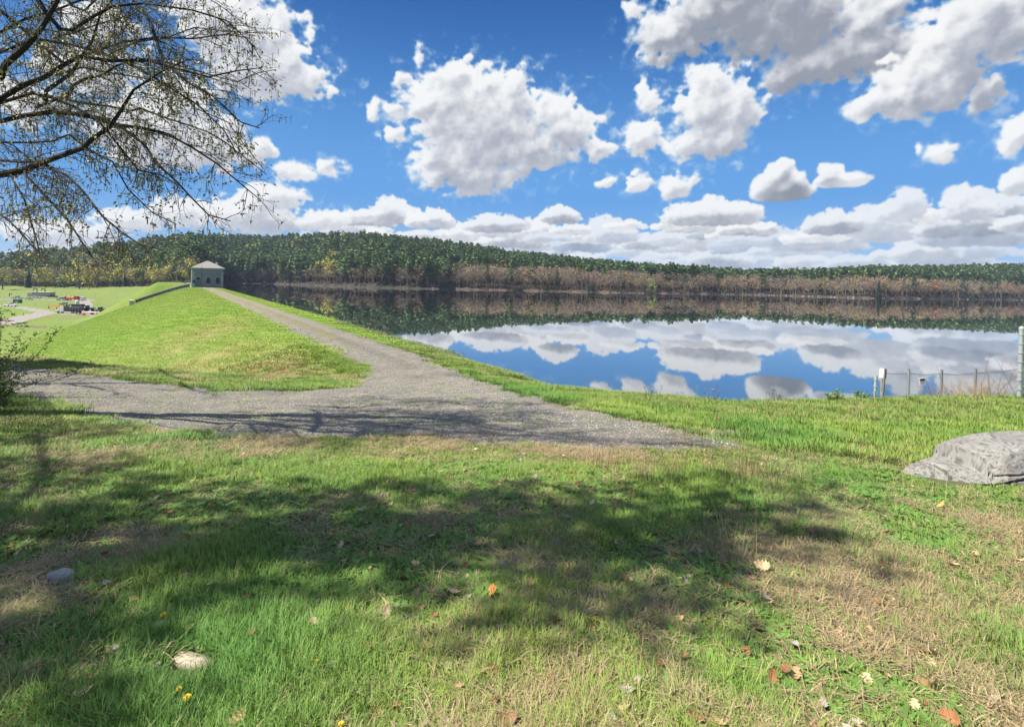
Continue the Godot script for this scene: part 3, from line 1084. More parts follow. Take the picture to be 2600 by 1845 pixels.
	for w in trees:
		var k: String = "pine" if w[0] == "pine" else "broad"
		if count[k] < 270 and w[4] < 75.0:
			count[k] += 1
			var where := ""
			for z in PLACES:
				if w[5] < z[0]:
					where = z[1]
					break
			var look: String = {"pine": "tall bare-trunked pine", "bare": "leafless grey-brown tree", "bud": "tan budding tree", "yellow": "yellow-green young-leaved tree", "red": "reddish budding tree"}[w[0]]
			var row: String = "waterside " if w[4] < 14.0 else ("" if w[4] < 32.0 else "set-back ")
			if w[3] > (23.0 if k == "pine" else 17.0): look = "very " + look if k == "pine" else "big " + look
			plant(w[0], "pine_tree" if k == "pine" else "broad_tree", row + look + " " + where, w[1], w[2], w[3], row + look + "s " + where, rr(0.9, 1.15))
			continue
		var list: Array = protos[w[0]]
		var key: String = "%s %d" % [w[0], rng.randi() % list.size()]
		if not rest.has(key):
			rest[key] = []
			shades[key] = []
		var f: float = w[3]
		rest[key].append(Transform3D(Basis(Vector3.UP, rr(0, TAU)).scaled_local(Vector3(f * rr(1.1, 1.4), f, f * rr(1.1, 1.4))), ground(w[1], w[2]) - Vector3(0, 0.2, 0)))
		var g: float = rr(0.8, 1.2)
		shades[key].append(Color(g * rr(0.92, 1.12), g, g * rr(0.9, 1.05)))
	var wood := thing("far_forest", "dense pine and hardwood forest massed over the hill behind the lake", "forest")
	wood.set_meta("kind", "stuff")
	for key in rest:
		var o: Node3D = protos[key.split(" ")[0]][int(key.split(" ")[1])]
		many("trunks", o.get_child(0).mesh, vmat(0.95), rest[key], shades[key], wood)
		many("crowns", o.get_child(1).mesh, vmat(0.85, 0.25), rest[key], shades[key], wood)
	# waterside scrub and rocks along the far shore
	var scrub := Soup.new()
	for k in 90:
		var d := Vector3(rr(-1, 1), rr(0.1, 1), rr(-1, 1)).normalized()
		var o: Vector3 = d * rr(0.1, 0.6)
		var s: Vector3 = d.cross(Vector3.UP + Vector3(0.1, 0, 0)).normalized() * rr(0.02, 0.05)
		scrub.tri(o - s, o + d * rr(0.3, 0.6), o + s, Color(0.13, 0.10, 0.072) * rr(0.7, 1.3), (d + Vector3.UP * 0.4).normalized())
	var places := []
	var tint := []
	for k in 900:
		var u: float = rr(-1.0, 1.05)
		var q: float = pl(BEAR, SHORE, u) + rr(1.0, 16.0) - 9.0 * noise.get_noise_2d(u * 14.0, 3.0)
		places.append(Transform3D(Basis(Vector3.UP, rr(0, TAU)).scaled_local(Vector3.ONE * rr(1.0, 3.4)), ground(u * q, q)))
		var g: float = rr(0.8, 1.2)
		tint.append(Color(g, g * rr(0.85, 1.15), g) if rng.randf() < 0.85 else Color(g * 0.8, g * 1.4, g * 0.6))
	tag(many("shore_scrub", scrub.mesh(), vmat(0.95), places, tint), "low brown scrub along the far waterline", "scrub", "", "stuff")
	places = []
	tint = []
	for k in 700:
		var u: float = rr(-0.59, 1.05)
		var q: float = pl(BEAR, SHORE, u) + rr(-0.5, 2.5) - 9.0 * noise.get_noise_2d(u * 14.0, 3.0)
		var g: float = rr(0.6, 1.3)
		places.append(Transform3D(Basis(Vector3(rr(-1, 1), rr(-1, 1), rr(-1, 1)).normalized(), rr(0, TAU)).scaled_local(Vector3(rr(0.4, 1.8), rr(0.3, 0.8), rr(0.4, 1.2))), Vector3(u * q, rr(0.0, 0.5), -q)))
		tint.append(Color(g, g, g))
	var rock := Soup.new()
	rock.chamfer(Vector3.ZERO, Vector3.ONE, 0.28, Color(0.22, 0.20, 0.185))
	tag(many("shore_rubble", rock.mesh(), vmat(0.9), places, tint), "pale rubble stones lining the far waterline", "stones", "", "stuff")

# stretches of the far wood by what one sees there: [bearing up to which it reaches, words]
const PLACES := [[-0.93, "at the left edge behind the valley lawn"], [-0.80, "behind the spreading trees of the hump"], [-0.70, "left of the long stairway"], [-0.615, "between the stairway and the gatehouse"], [-0.50, "close right of the gatehouse"], [-0.38, "below the bright yellow ridge tree"], [-0.25, "along the dark bank of the left shore"], [-0.12, "near the ochre domed tree"], [0.02, "at the left end of the brown wood"], [0.13, "in the thick of the brown wood"], [0.26, "at the right end of the brown wood"], [0.36, "around the pale green shore tree"], [0.46, "around the orange shore trees"], [0.58, "between the orange trees and the notice"], [0.70, "left of the lone dark spruce"], [0.85, "right of the lone dark spruce"], [9.0, "on the shore behind the gate post"]]
# ---------------------------------------------------------------- gatehouse and the stairway down the dam
func csg(parent: Node, shape: CSGShape3D, at: Vector3, cut := false) -> void:
	shape.position = at
	if cut:
		shape.operation = CSGShape3D.OPERATION_SUBTRACTION
	parent.add_child(shape)

func cbox(size: Vector3) -> CSGBox3D:
	var b := CSGBox3D.new()
	b.size = size
	return b

func arch_cut(parent: Node, x: float, y0: float, y1: float, r: float, z: float, deep: float) -> void:
	csg(parent, cbox(Vector3(r * 2.0, y1 - y0, deep)), Vector3(x, (y0 + y1) * 0.5, z), true)
	var c := CSGCylinder3D.new()
	c.radius = r
	c.height = deep
	c.sides = 24
	c.rotation.x = PI / 2
	csg(parent, c, Vector3(x, y1, z), true)

func build_gatehouse() -> void:
	# local axes: x to the right along the front, z towards the dam path, y = 0 at the crest
	var w := 7.8
	var d := 7.6
	var o := thing("stone_gatehouse", "small grey granite gatehouse with hipped roof at the far end of the dam", "building", dam_at(150.0, -0.3, 2.85))
	var fwd := Vector3(0.55, 0, 0.835)
	o.rotation.y = atan2(fwd.x, fwd.z)
	var stone := grain(lin(0.32, 0.36, 0.42), 0.85, 0.9, 0.62, 1.0, 1.2, 20)
	var pale := grain(lin(0.42, 0.455, 0.50), 0.85, 0.9, 0.7, 1.0, 0.8, 22)
	var dark := pmat(lin(0.02, 0.025, 0.03), 0.3)
	# wall with its openings, and a course joint cut every 0.42 m
	var wall := CSGCombiner3D.new()
	wall.name = "wall"
	csg(wall, cbox(Vector3(w, 5.0, d)), Vector3(0, 2.5, -d / 2))
	arch_cut(wall, -2.35, -0.1, 2.3, 0.55, 0.0, 0.9)
	arch_cut(wall, 0.15, 0.75, 2.35, 0.5, 0.0, 0.9)
	arch_cut(wall, 2.5, 0.75, 2.35, 0.5, 0.0, 0.9)
	arch_cut(wall, 0, 0, 0, 0.01, 9.0, 0.01)
	var left := CSGCombiner3D.new()
	for z in [-2.4, -5.2]:
		csg(wall, cbox(Vector3(0.9, 2.0, 1.0)), Vector3(-w / 2, 1.8, z), true)
	for k in range(1, 11):
		for s in [[Vector3(w + 0.2, 0.06, 0.14), Vector3(0, k * 0.44, 0)], [Vector3(0.14, 0.06, d + 0.2), Vector3(-w / 2, k * 0.44, -d / 2)], [Vector3(0.14, 0.06, d + 0.2), Vector3(w / 2, k * 0.44, -d / 2)]]:
			csg(wall, cbox(s[0]), s[1], true)
	wall.material_override = stone
	left.free()
	o.add_child(wall)
	# upright joints: staggered block edges
	var so := Soup.new()
	so.chamfer(Vector3(0, -3.0, -d / 2), Vector3(w + 0.3, 5.9, d + 0.3), 0.06, Color.WHITE)
	put("foundation", so.mesh(), stone, o)
	so = Soup.new()
	for k in range(0, 11):
		var x: float = -w / 2 + (0.55 if k % 2 == 0 else 1.0)
		while x < w / 2 - 0.2:
			var y: float = 0.22 + k * 0.44
			var hit := false
			for a in [[-2.35, -0.2, 2.95, 0.62], [0.15, 0.65, 2.95, 0.57], [2.5, 0.65, 2.95, 0.57]]:
				if absf(x - a[0]) < a[3] and y > a[1] and y < a[2]:
					hit = true
			if not hit:
				so.box(Vector3(x, y, -0.001), Vector3(0.05, 0.38, 0.008), Color(0.12, 0.125, 0.13))
			x += 1.05
	put("block_joints", so.mesh(), vmat(0.9), o).set_meta("kind", "stuff")
	# water table, cornice, frieze
	so = Soup.new()
	so.chamfer(Vector3(0, 5.13, -d / 2), Vector3(w + 0.25, 0.26, d + 0.25), 0.04, Color.WHITE)
	so.chamfer(Vector3(0, 5.36, -d / 2), Vector3(w + 0.75, 0.2, d + 0.75), 0.05, Color.WHITE)
	so.chamfer(Vector3(0, 4.42, -d / 2), Vector3(w + 0.14, 0.12, d + 0.14), 0.03, Color.WHITE)
	put("cornice", so.mesh(), pale, o)
	so = Soup.new()
	for s in [-1.0, 1.0]:
		so.chamfer(Vector3(s * (w / 2 - 0.33), 2.18, 0.03), Vector3(0.62, 4.3, 0.1), 0.03, Color.WHITE)
		so.chamfer(Vector3(-w / 2 - 0.03, 2.18, -d / 2 + s * (d / 2 - 0.33)), Vector3(0.1, 4.3, 0.62), 0.03, Color.WHITE)
	put("corner_pier", so.mesh(), pale, o)
	# roof: four hips to a point, with a copper drip edge
	so = Soup.new()
	var rw: float = w / 2 + 0.42
	var rd: float = d / 2 + 0.42
	var apex := Vector3(0, 7.75, -d / 2)
	var cs := [Vector3(-rw, 5.47, -d / 2 + rd), Vector3(rw, 5.47, -d / 2 + rd), Vector3(rw, 5.47, -d / 2 - rd), Vector3(-rw, 5.47, -d / 2 - rd)]
	for k in 4:
		var a: Vector3 = cs[k]
		var b: Vector3 = cs[(k + 1) % 4]
		for j in 12:
			# courses of slate, each lapping the one below
			var t0: float = j / 12.0
			var t1: float = (j + 1) / 12.0
			var lift := Vector3(0, 0.035, 0)
			so.quad(a.lerp(apex, t0) + lift, a.lerp(apex, t1), b.lerp(apex, t1), b.lerp(apex, t0) + lift, Color(0.43, 0.43, 0.42) * rr(0.86, 1.08))
			so.quad(a.lerp(apex, t0), a.lerp(apex, t0) + lift, b.lerp(apex, t0) + lift, b.lerp(apex, t0), Color(0.35, 0.35, 0.33))
	var roof_m := grain(Color.WHITE, 0.8, 0.8, 0.72, 1.0, 0.0, 24)
	roof_m.vertex_color_use_as_albedo = true
	var roof := put("roof", so.mesh(), roof_m, o)
	so = Soup.new()
	for k in 4:
		so.tube([cs[k], cs[(k + 1) % 4]], [0.07, 0.07], 6, Color(0.24, 0.34, 0.30))
	put("drip_edge", so.mesh(), vmat(0.7), roof)
	so = Soup.new()
	so.tube([Vector3(2.55, 5.9, -6.2), Vector3(2.55, 7.05, -6.2)], [0.26, 0.26], 10, Color(0.55, 0.56, 0.57))
	so.tube([Vector3(2.55, 7.05, -6.2), Vector3(2.55, 7.35, -6.2)], [0.36, 0.3], 10, Color(0.62, 0.62, 0.62))
	put("vent_pipe", so.mesh(), vmat(0.5, 0.0, 0.4), roof)
	# door with arched fanlight
	so = Soup.new()
	so.chamfer(Vector3(-2.35, 1.1, -0.28), Vector3(1.08, 2.2, 0.08), 0.01, Color(0.10, 0.19, 0.25))
	for s in [-0.27, 0.27]:
		for y in [0.6, 1.55]:
			so.chamfer(Vector3(-2.35 + s, y, -0.235), Vector3(0.40, 0.75, 0.02), 0.008, Color(0.085, 0.165, 0.22))
	var door := put("door", so.mesh(), vmat(0.5), o)
	door.set_meta("label", "blue-grey panelled door")
	so = Soup.new()
	so.tube([Vector3(-1.95, 1.0, -0.22), Vector3(-1.95, 1.2, -0.20)], [0.025, 0.025], 6, Color(0.3, 0.28, 0.2))
	put("handle", so.mesh(), vmat(0.3, 0.0, 0.9), door)
	for a in [[-2.35, 2.24, 2.3, 0.55, "fanlight"], [0.15, 0.75, 2.35, 0.5, "window"], [2.5, 0.75, 2.35, 0.5, "window"]]:
		var fr := Soup.new()
		var x: float = a[0]
		var y0: float = a[1]
		var y1: float = a[2]
		var r: float = a[3]
		var pts := [Vector3(x - r + 0.03, y0, -0.24)]
		for k in 13:
			pts.append(Vector3(x - cos(PI * k / 12.0) * (r - 0.03), y1 + sin(PI * k / 12.0) * (r - 0.03), -0.24))
		pts.append(Vector3(x + r - 0.03, y0, -0.24))
		pts.append(pts[0])
		var rad := []
		for k in pts.size():
			rad.append(0.035)
		fr.tube(pts, rad, 4, Color(0.10, 0.11, 0.12))
		fr.box(Vector3(x, (y0 + y1 + r) / 2, -0.25), Vector3(0.05, y1 + r - y0 - 0.04, 0.05), Color(0.10, 0.11, 0.12))
		if a[4] == "window":
			for y in [1.4, 2.05]:
				fr.box(Vector3(x, y, -0.251), Vector3(r * 2 - 0.06, 0.05, 0.05), Color(0.10, 0.11, 0.12))
			fr.chamfer(Vector3(x, 0.68, -0.06), Vector3(1.2, 0.13, 0.4), 0.02, Color(0.45, 0.45, 0.44))
		var win := put(a[4], fr.mesh(), vmat(0.6), o)
		var pn := Soup.new()
		for k in 12:
			pn.tri(Vector3(x, y1, -0.3), Vector3(x - cos(PI * k / 12.0) * r, y1 + sin(PI * k / 12.0) * r, -0.3), Vector3(x - cos(PI * (k + 1) / 12.0) * r, y1 + sin(PI * (k + 1) / 12.0) * r, -0.3), Color(0.03, 0.035, 0.04))
		if a[4] == "window":
			pn.quad(Vector3(x - r, y0, -0.3), Vector3(x - r, y1, -0.3), Vector3(x + r, y1, -0.3), Vector3(x + r, y0, -0.3), Color(0.03, 0.035, 0.04))
			pn.quad(Vector3(x - r, y0 + 0.02, -0.295), Vector3(x - r, y0 + 0.3, -0.295), Vector3(x + r, y0 + 0.3, -0.295), Vector3(x + r, y0 + 0.02, -0.295), Color(0.25, 0.25, 0.26))
		put("pane", pn.mesh(), vmat(0.08), win)
	# arch stones standing a little proud round each opening
	so = Soup.new()
	for a in [[-2.35, 2.3, 0.55], [0.15, 2.35, 0.5], [2.5, 2.35, 0.5]]:
		for k in 9:
			var t: float = PI * (k + 0.5) / 9.0
			so.chamfer(Vector3(a[0] - cos(t) * (a[2] + 0.2), a[1] + sin(t) * (a[2] + 0.2), 0.02), Vector3(0.19, 0.36, 0.06), 0.015, Color.WHITE, Basis(Vector3.BACK, PI / 2 - (PI - t)))
	put("arch_stones", so.mesh(), pale, o)
	so = Soup.new()
	so.chamfer(Vector3(-3.42, 1.55, 0.11), Vector3(0.66, 0.85, 0.06), 0.015, Color(0.03, 0.035, 0.03))
	put("plaque", so.mesh(), vmat(0.4), o)
	so = Soup.new()
	so.tube([Vector3(-1.55, -0.1, 0.25), Vector3(-1.55, 6.55, 0.42)], [0.045, 0.035], 6, Color(0.05, 0.045, 0.05))
	tag(put("slim_mast", so.mesh(), vmat(0.6)), "slim dark mast standing before the gatehouse front, right of its door", "mast")
	get_node("slim_mast").transform = o.transform
	so = Soup.new()
	so.lathe(Vector3.ZERO, Vector3.UP, [[0.0, 0.0], [0.0, 0.25], [0.1, 0.27], [0.45, 0.28], [0.8, 0.27], [0.88, 0.24], [0.88, 0.0]], 12, Color(0.06, 0.20, 0.38))
	tag(put("blue_barrel", so.mesh(), vmat(0.4)), "small blue barrel left of the gatehouse door", "barrel")
	get_node("blue_barrel").position = o.transform * Vector3(-3.3, 0.0, 0.75)

func build_stairs() -> void:
	var o := thing("dam_stairway", "long stone stairway down the grass slope between a dark wall and a pale kerb", "stairway")
	var t0 := 4.0
	var t1 := 16.6
	var coping := pmat(lin(0.56, 0.55, 0.52), 0.85)
	var dark := grain(lin(0.15, 0.145, 0.14), 0.9, 0.7, 0.6, 1.0, 0.0, 26)
	var edge := func(t: float) -> float: var p := dam_xq(151.6, t); return minf(2.75, height(p.x, p.y))
	# far wall: stepped blocks with a sloping coping
	var n := 26
	for k in n:
		var a: float = lerpf(t0, t1, k / float(n))
		var b: float = lerpf(t0, t1, (k + 1) / float(n))
		var ya: float = edge.call(a)
		var yb: float = edge.call(b)
		var so := Soup.new()
		var s0 := 152.6
		var s1 := 153.1
		var g := 0.02
		var p := [dam_at(s0, a + g, ya - 0.9), dam_at(s0, b - g, yb - 0.9), dam_at(s0, b - g, yb + 1.25), dam_at(s0, a + g, ya + 1.25)]
		var r := [dam_at(s1, a + g, ya - 0.9), dam_at(s1, b - g, yb - 0.9), dam_at(s1, b - g, yb + 1.25), dam_at(s1, a + g, ya + 1.25)]
		so.quad(p[1], p[2], p[3], p[0], Color.WHITE)
		so.quad(r[0], r[3], r[2], r[1], Color.WHITE)
		so.quad(p[3], p[2], r[2], r[3], Color.WHITE)
		so.quad(p[1], r[1], r[2], p[2], Color.WHITE)
		so.quad(p[0], p[3], r[3], r[0], Color.WHITE)
		put("wall_block", so.mesh(), dark, o)
	var so := Soup.new()
	strip(so, 152.45, 153.25, t0 - 0.3, t1 + 0.3, 1.27, 0.22, edge)
	put("coping", so.mesh(), coping, o)
	# near kerb, which runs on down to the valley floor
	so = Soup.new()
	strip(so, 150.3, 150.75, t0, 30.0, 0.30, 0.7, edge)
	put("kerb", so.mesh(), pmat(lin(0.66, 0.65, 0.58), 0.85), o)
	# steps between
	for k in 40:
		var a: float = lerpf(t0, t1, k / 40.0)
		var b: float = lerpf(t0, t1, (k + 1) / 40.0)
		var y: float = edge.call((a + b) * 0.5) + 0.08
		so = Soup.new()
		var m: Vector3 = (dam_at(150.76, a, y) + dam_at(152.59, b, y)) * 0.5
		so.box(m - Vector3(0, 0.2, 0), Vector3(b - a, 0.4, 1.8), Color.WHITE, Basis(Vector3.UP, atan2(-0.55, -0.835)))
		put("step", so.mesh(), dark, o)
	for s in [150.6, 152.9]:
		so = Soup.new()
		so.chamfer(dam_at(s, (t1 + 0.7), edge.call((t1 + 0.7)) + 0.2), Vector3(1.0, 2.0, 1.0), 0.08, Color(0.36, 0.36, 0.35), Basis(Vector3.UP, 0.58))
		so.chamfer(dam_at(s, (t1 + 0.7), edge.call((t1 + 0.7)) + 1.3), Vector3(1.2, 0.2, 1.2), 0.04, Color(0.5, 0.5, 0.48), Basis(Vector3.UP, 0.58))
		put("end_pier", so.mesh(), vmat(0.85), o)

func strip(so: Soup, s0: float, s1: float, ta: float, tb: float, up: float, thick: float, edge: Callable) -> void:
	var n := 20
	for k in n:
		var a: float = lerpf(ta, tb, k / float(n))
		var b: float = lerpf(ta, tb, (k + 1) / float(n))
		var ya: float = maxf(edge.call(a), -10.2) + up
		var yb: float = maxf(edge.call(b), -10.2) + up
		so.quad(dam_at(s0, b, yb - thick), dam_at(s0, b, yb), dam_at(s0, a, ya), dam_at(s0, a, ya - thick), Color.WHITE)
		so.quad(dam_at(s0, a, ya), dam_at(s0, b, yb), dam_at(s1, b, yb), dam_at(s1, a, ya), Color.WHITE)
		so.quad(dam_at(s1, a, ya - thick), dam_at(s1, a, ya), dam_at(s1, b, yb), dam_at(s1, b, yb - thick), Color.WHITE)
# ---------------------------------------------------------------- the overhanging tree at the upper left
const BARK := Color(0.060, 0.052, 0.046)
var twig_soup: Soup
var leaf_at := []
var leaf_tint := []
var catkin_at := []
var catkin_tint := []
var twig_ends := 0

func bent(o: Vector3, dir: Vector3, length: float, droop: float, steps: int, wander: float) -> Array:
	var pts := [o]
	var d := dir
	var p := o
	for k in steps:
		d = (d + Vector3(rr(-wander, wander), rr(-wander, wander) - droop / steps, rr(-wander, wander))).normalized()
		p += d * length / steps
		pts.append(p)
	return pts

func fall(r0: float, r1: float, n: int) -> Array:
	var a := []
	for k in n:
		a.append(lerpf(r0, r1, k / maxf(1.0, n - 1.0)))
	return a

func sprig(p: Vector3, d: Vector3) -> void:
	twig_ends += 1
	for k in 1 + rng.randi() % 3:
		var s: float = rr(0.026, 0.052)
		var x: Vector3 = (d + Vector3(rr(-1, 1), rr(-0.9, 0.7), rr(-1, 1))).normalized()
		leaf_at.append(Transform3D(Basis(Quaternion(Vector3(0, 0, -1), x)).scaled_local(Vector3(s, s, s)), p))
		var g: float = rr(0.75, 1.3)
		leaf_tint.append(Color(0.33 * g, 0.34 * g, 0.09 * g) if rng.randf() < 0.65 else Color(0.20 * g, 0.15 * g, 0.075 * g))
	if rng.randf() < 0.22:
		catkin_at.append(Transform3D(Basis(Vector3.UP, rr(0, TAU)).rotated(Vector3.RIGHT, rr(-0.15, 0.15)).scaled_local(Vector3.ONE * rr(0.06, 0.13)), p))
		var g: float = rr(0.7, 1.2)
		catkin_tint.append(Color(0.20 * g, 0.155 * g, 0.065 * g))

func twiggy(pts: Array, r: float, level: int, gap: float, reach: float, droop: float) -> void:
	var run := 0.0
	var total := 0.0
	for k in pts.size() - 1:
		total += pts[k].distance_to(pts[k + 1])
	var done := 0.0
	for k in pts.size() - 1:
		var a: Vector3 = pts[k]
		var b: Vector3 = pts[k + 1]
		var seg: float = a.distance_to(b)
		var d: Vector3 = (b - a).normalized()
		while run < seg:
			var t: float = (done + run) / total
			var o: Vector3 = a.lerp(b, run / seg)
			var side: Vector3 = d.cross(Vector3(rr(-1, 1), rr(-1, 1), rr(-1, 1))).normalized()
			var dir: Vector3 = (d * rr(0.5, 1.1) + side * rr(0.6, 1.0)).normalized()
			var l: float = reach * rr(0.5, 1.15) * (1.0 - 0.74 * t)
			if level == 2:
				var q := bent(o, dir, l, droop, 6, 0.16)
				twig_soup.tube(q, fall(r * 0.8, 0.0028, q.size()), 4, BARK * rr(0.85, 1.2), false)
				twiggy(q, 0.0032, 3, 0.10, 0.42, droop)
			elif level == 3:
				var q := bent(o, dir, l, droop * 0.7, 4, 0.22)
				twig_soup.tube(q, fall(0.0034, 0.0018, q.size()), 3, BARK * rr(0.9, 1.4), false)
				for z in 2 + rng.randi() % 2:
					var e: int = 1 + rng.randi() % (q.size() - 1)
					var q2 := bent(q[e], (dir + Vector3(rr(-1, 1), rr(-0.8, 0.8), rr(-1, 1))).normalized(), rr(0.06, 0.2), 0.3, 2, 0.2)
					twig_soup.tube(q2, [0.0020, 0.0017, 0.0013], 3, Color(0.075, 0.058, 0.045), false)
					sprig(q2[2], dir)
				sprig(q[-1], dir)
			run += gap * rr(0.6, 1.4)
		run -= seg
		done += seg

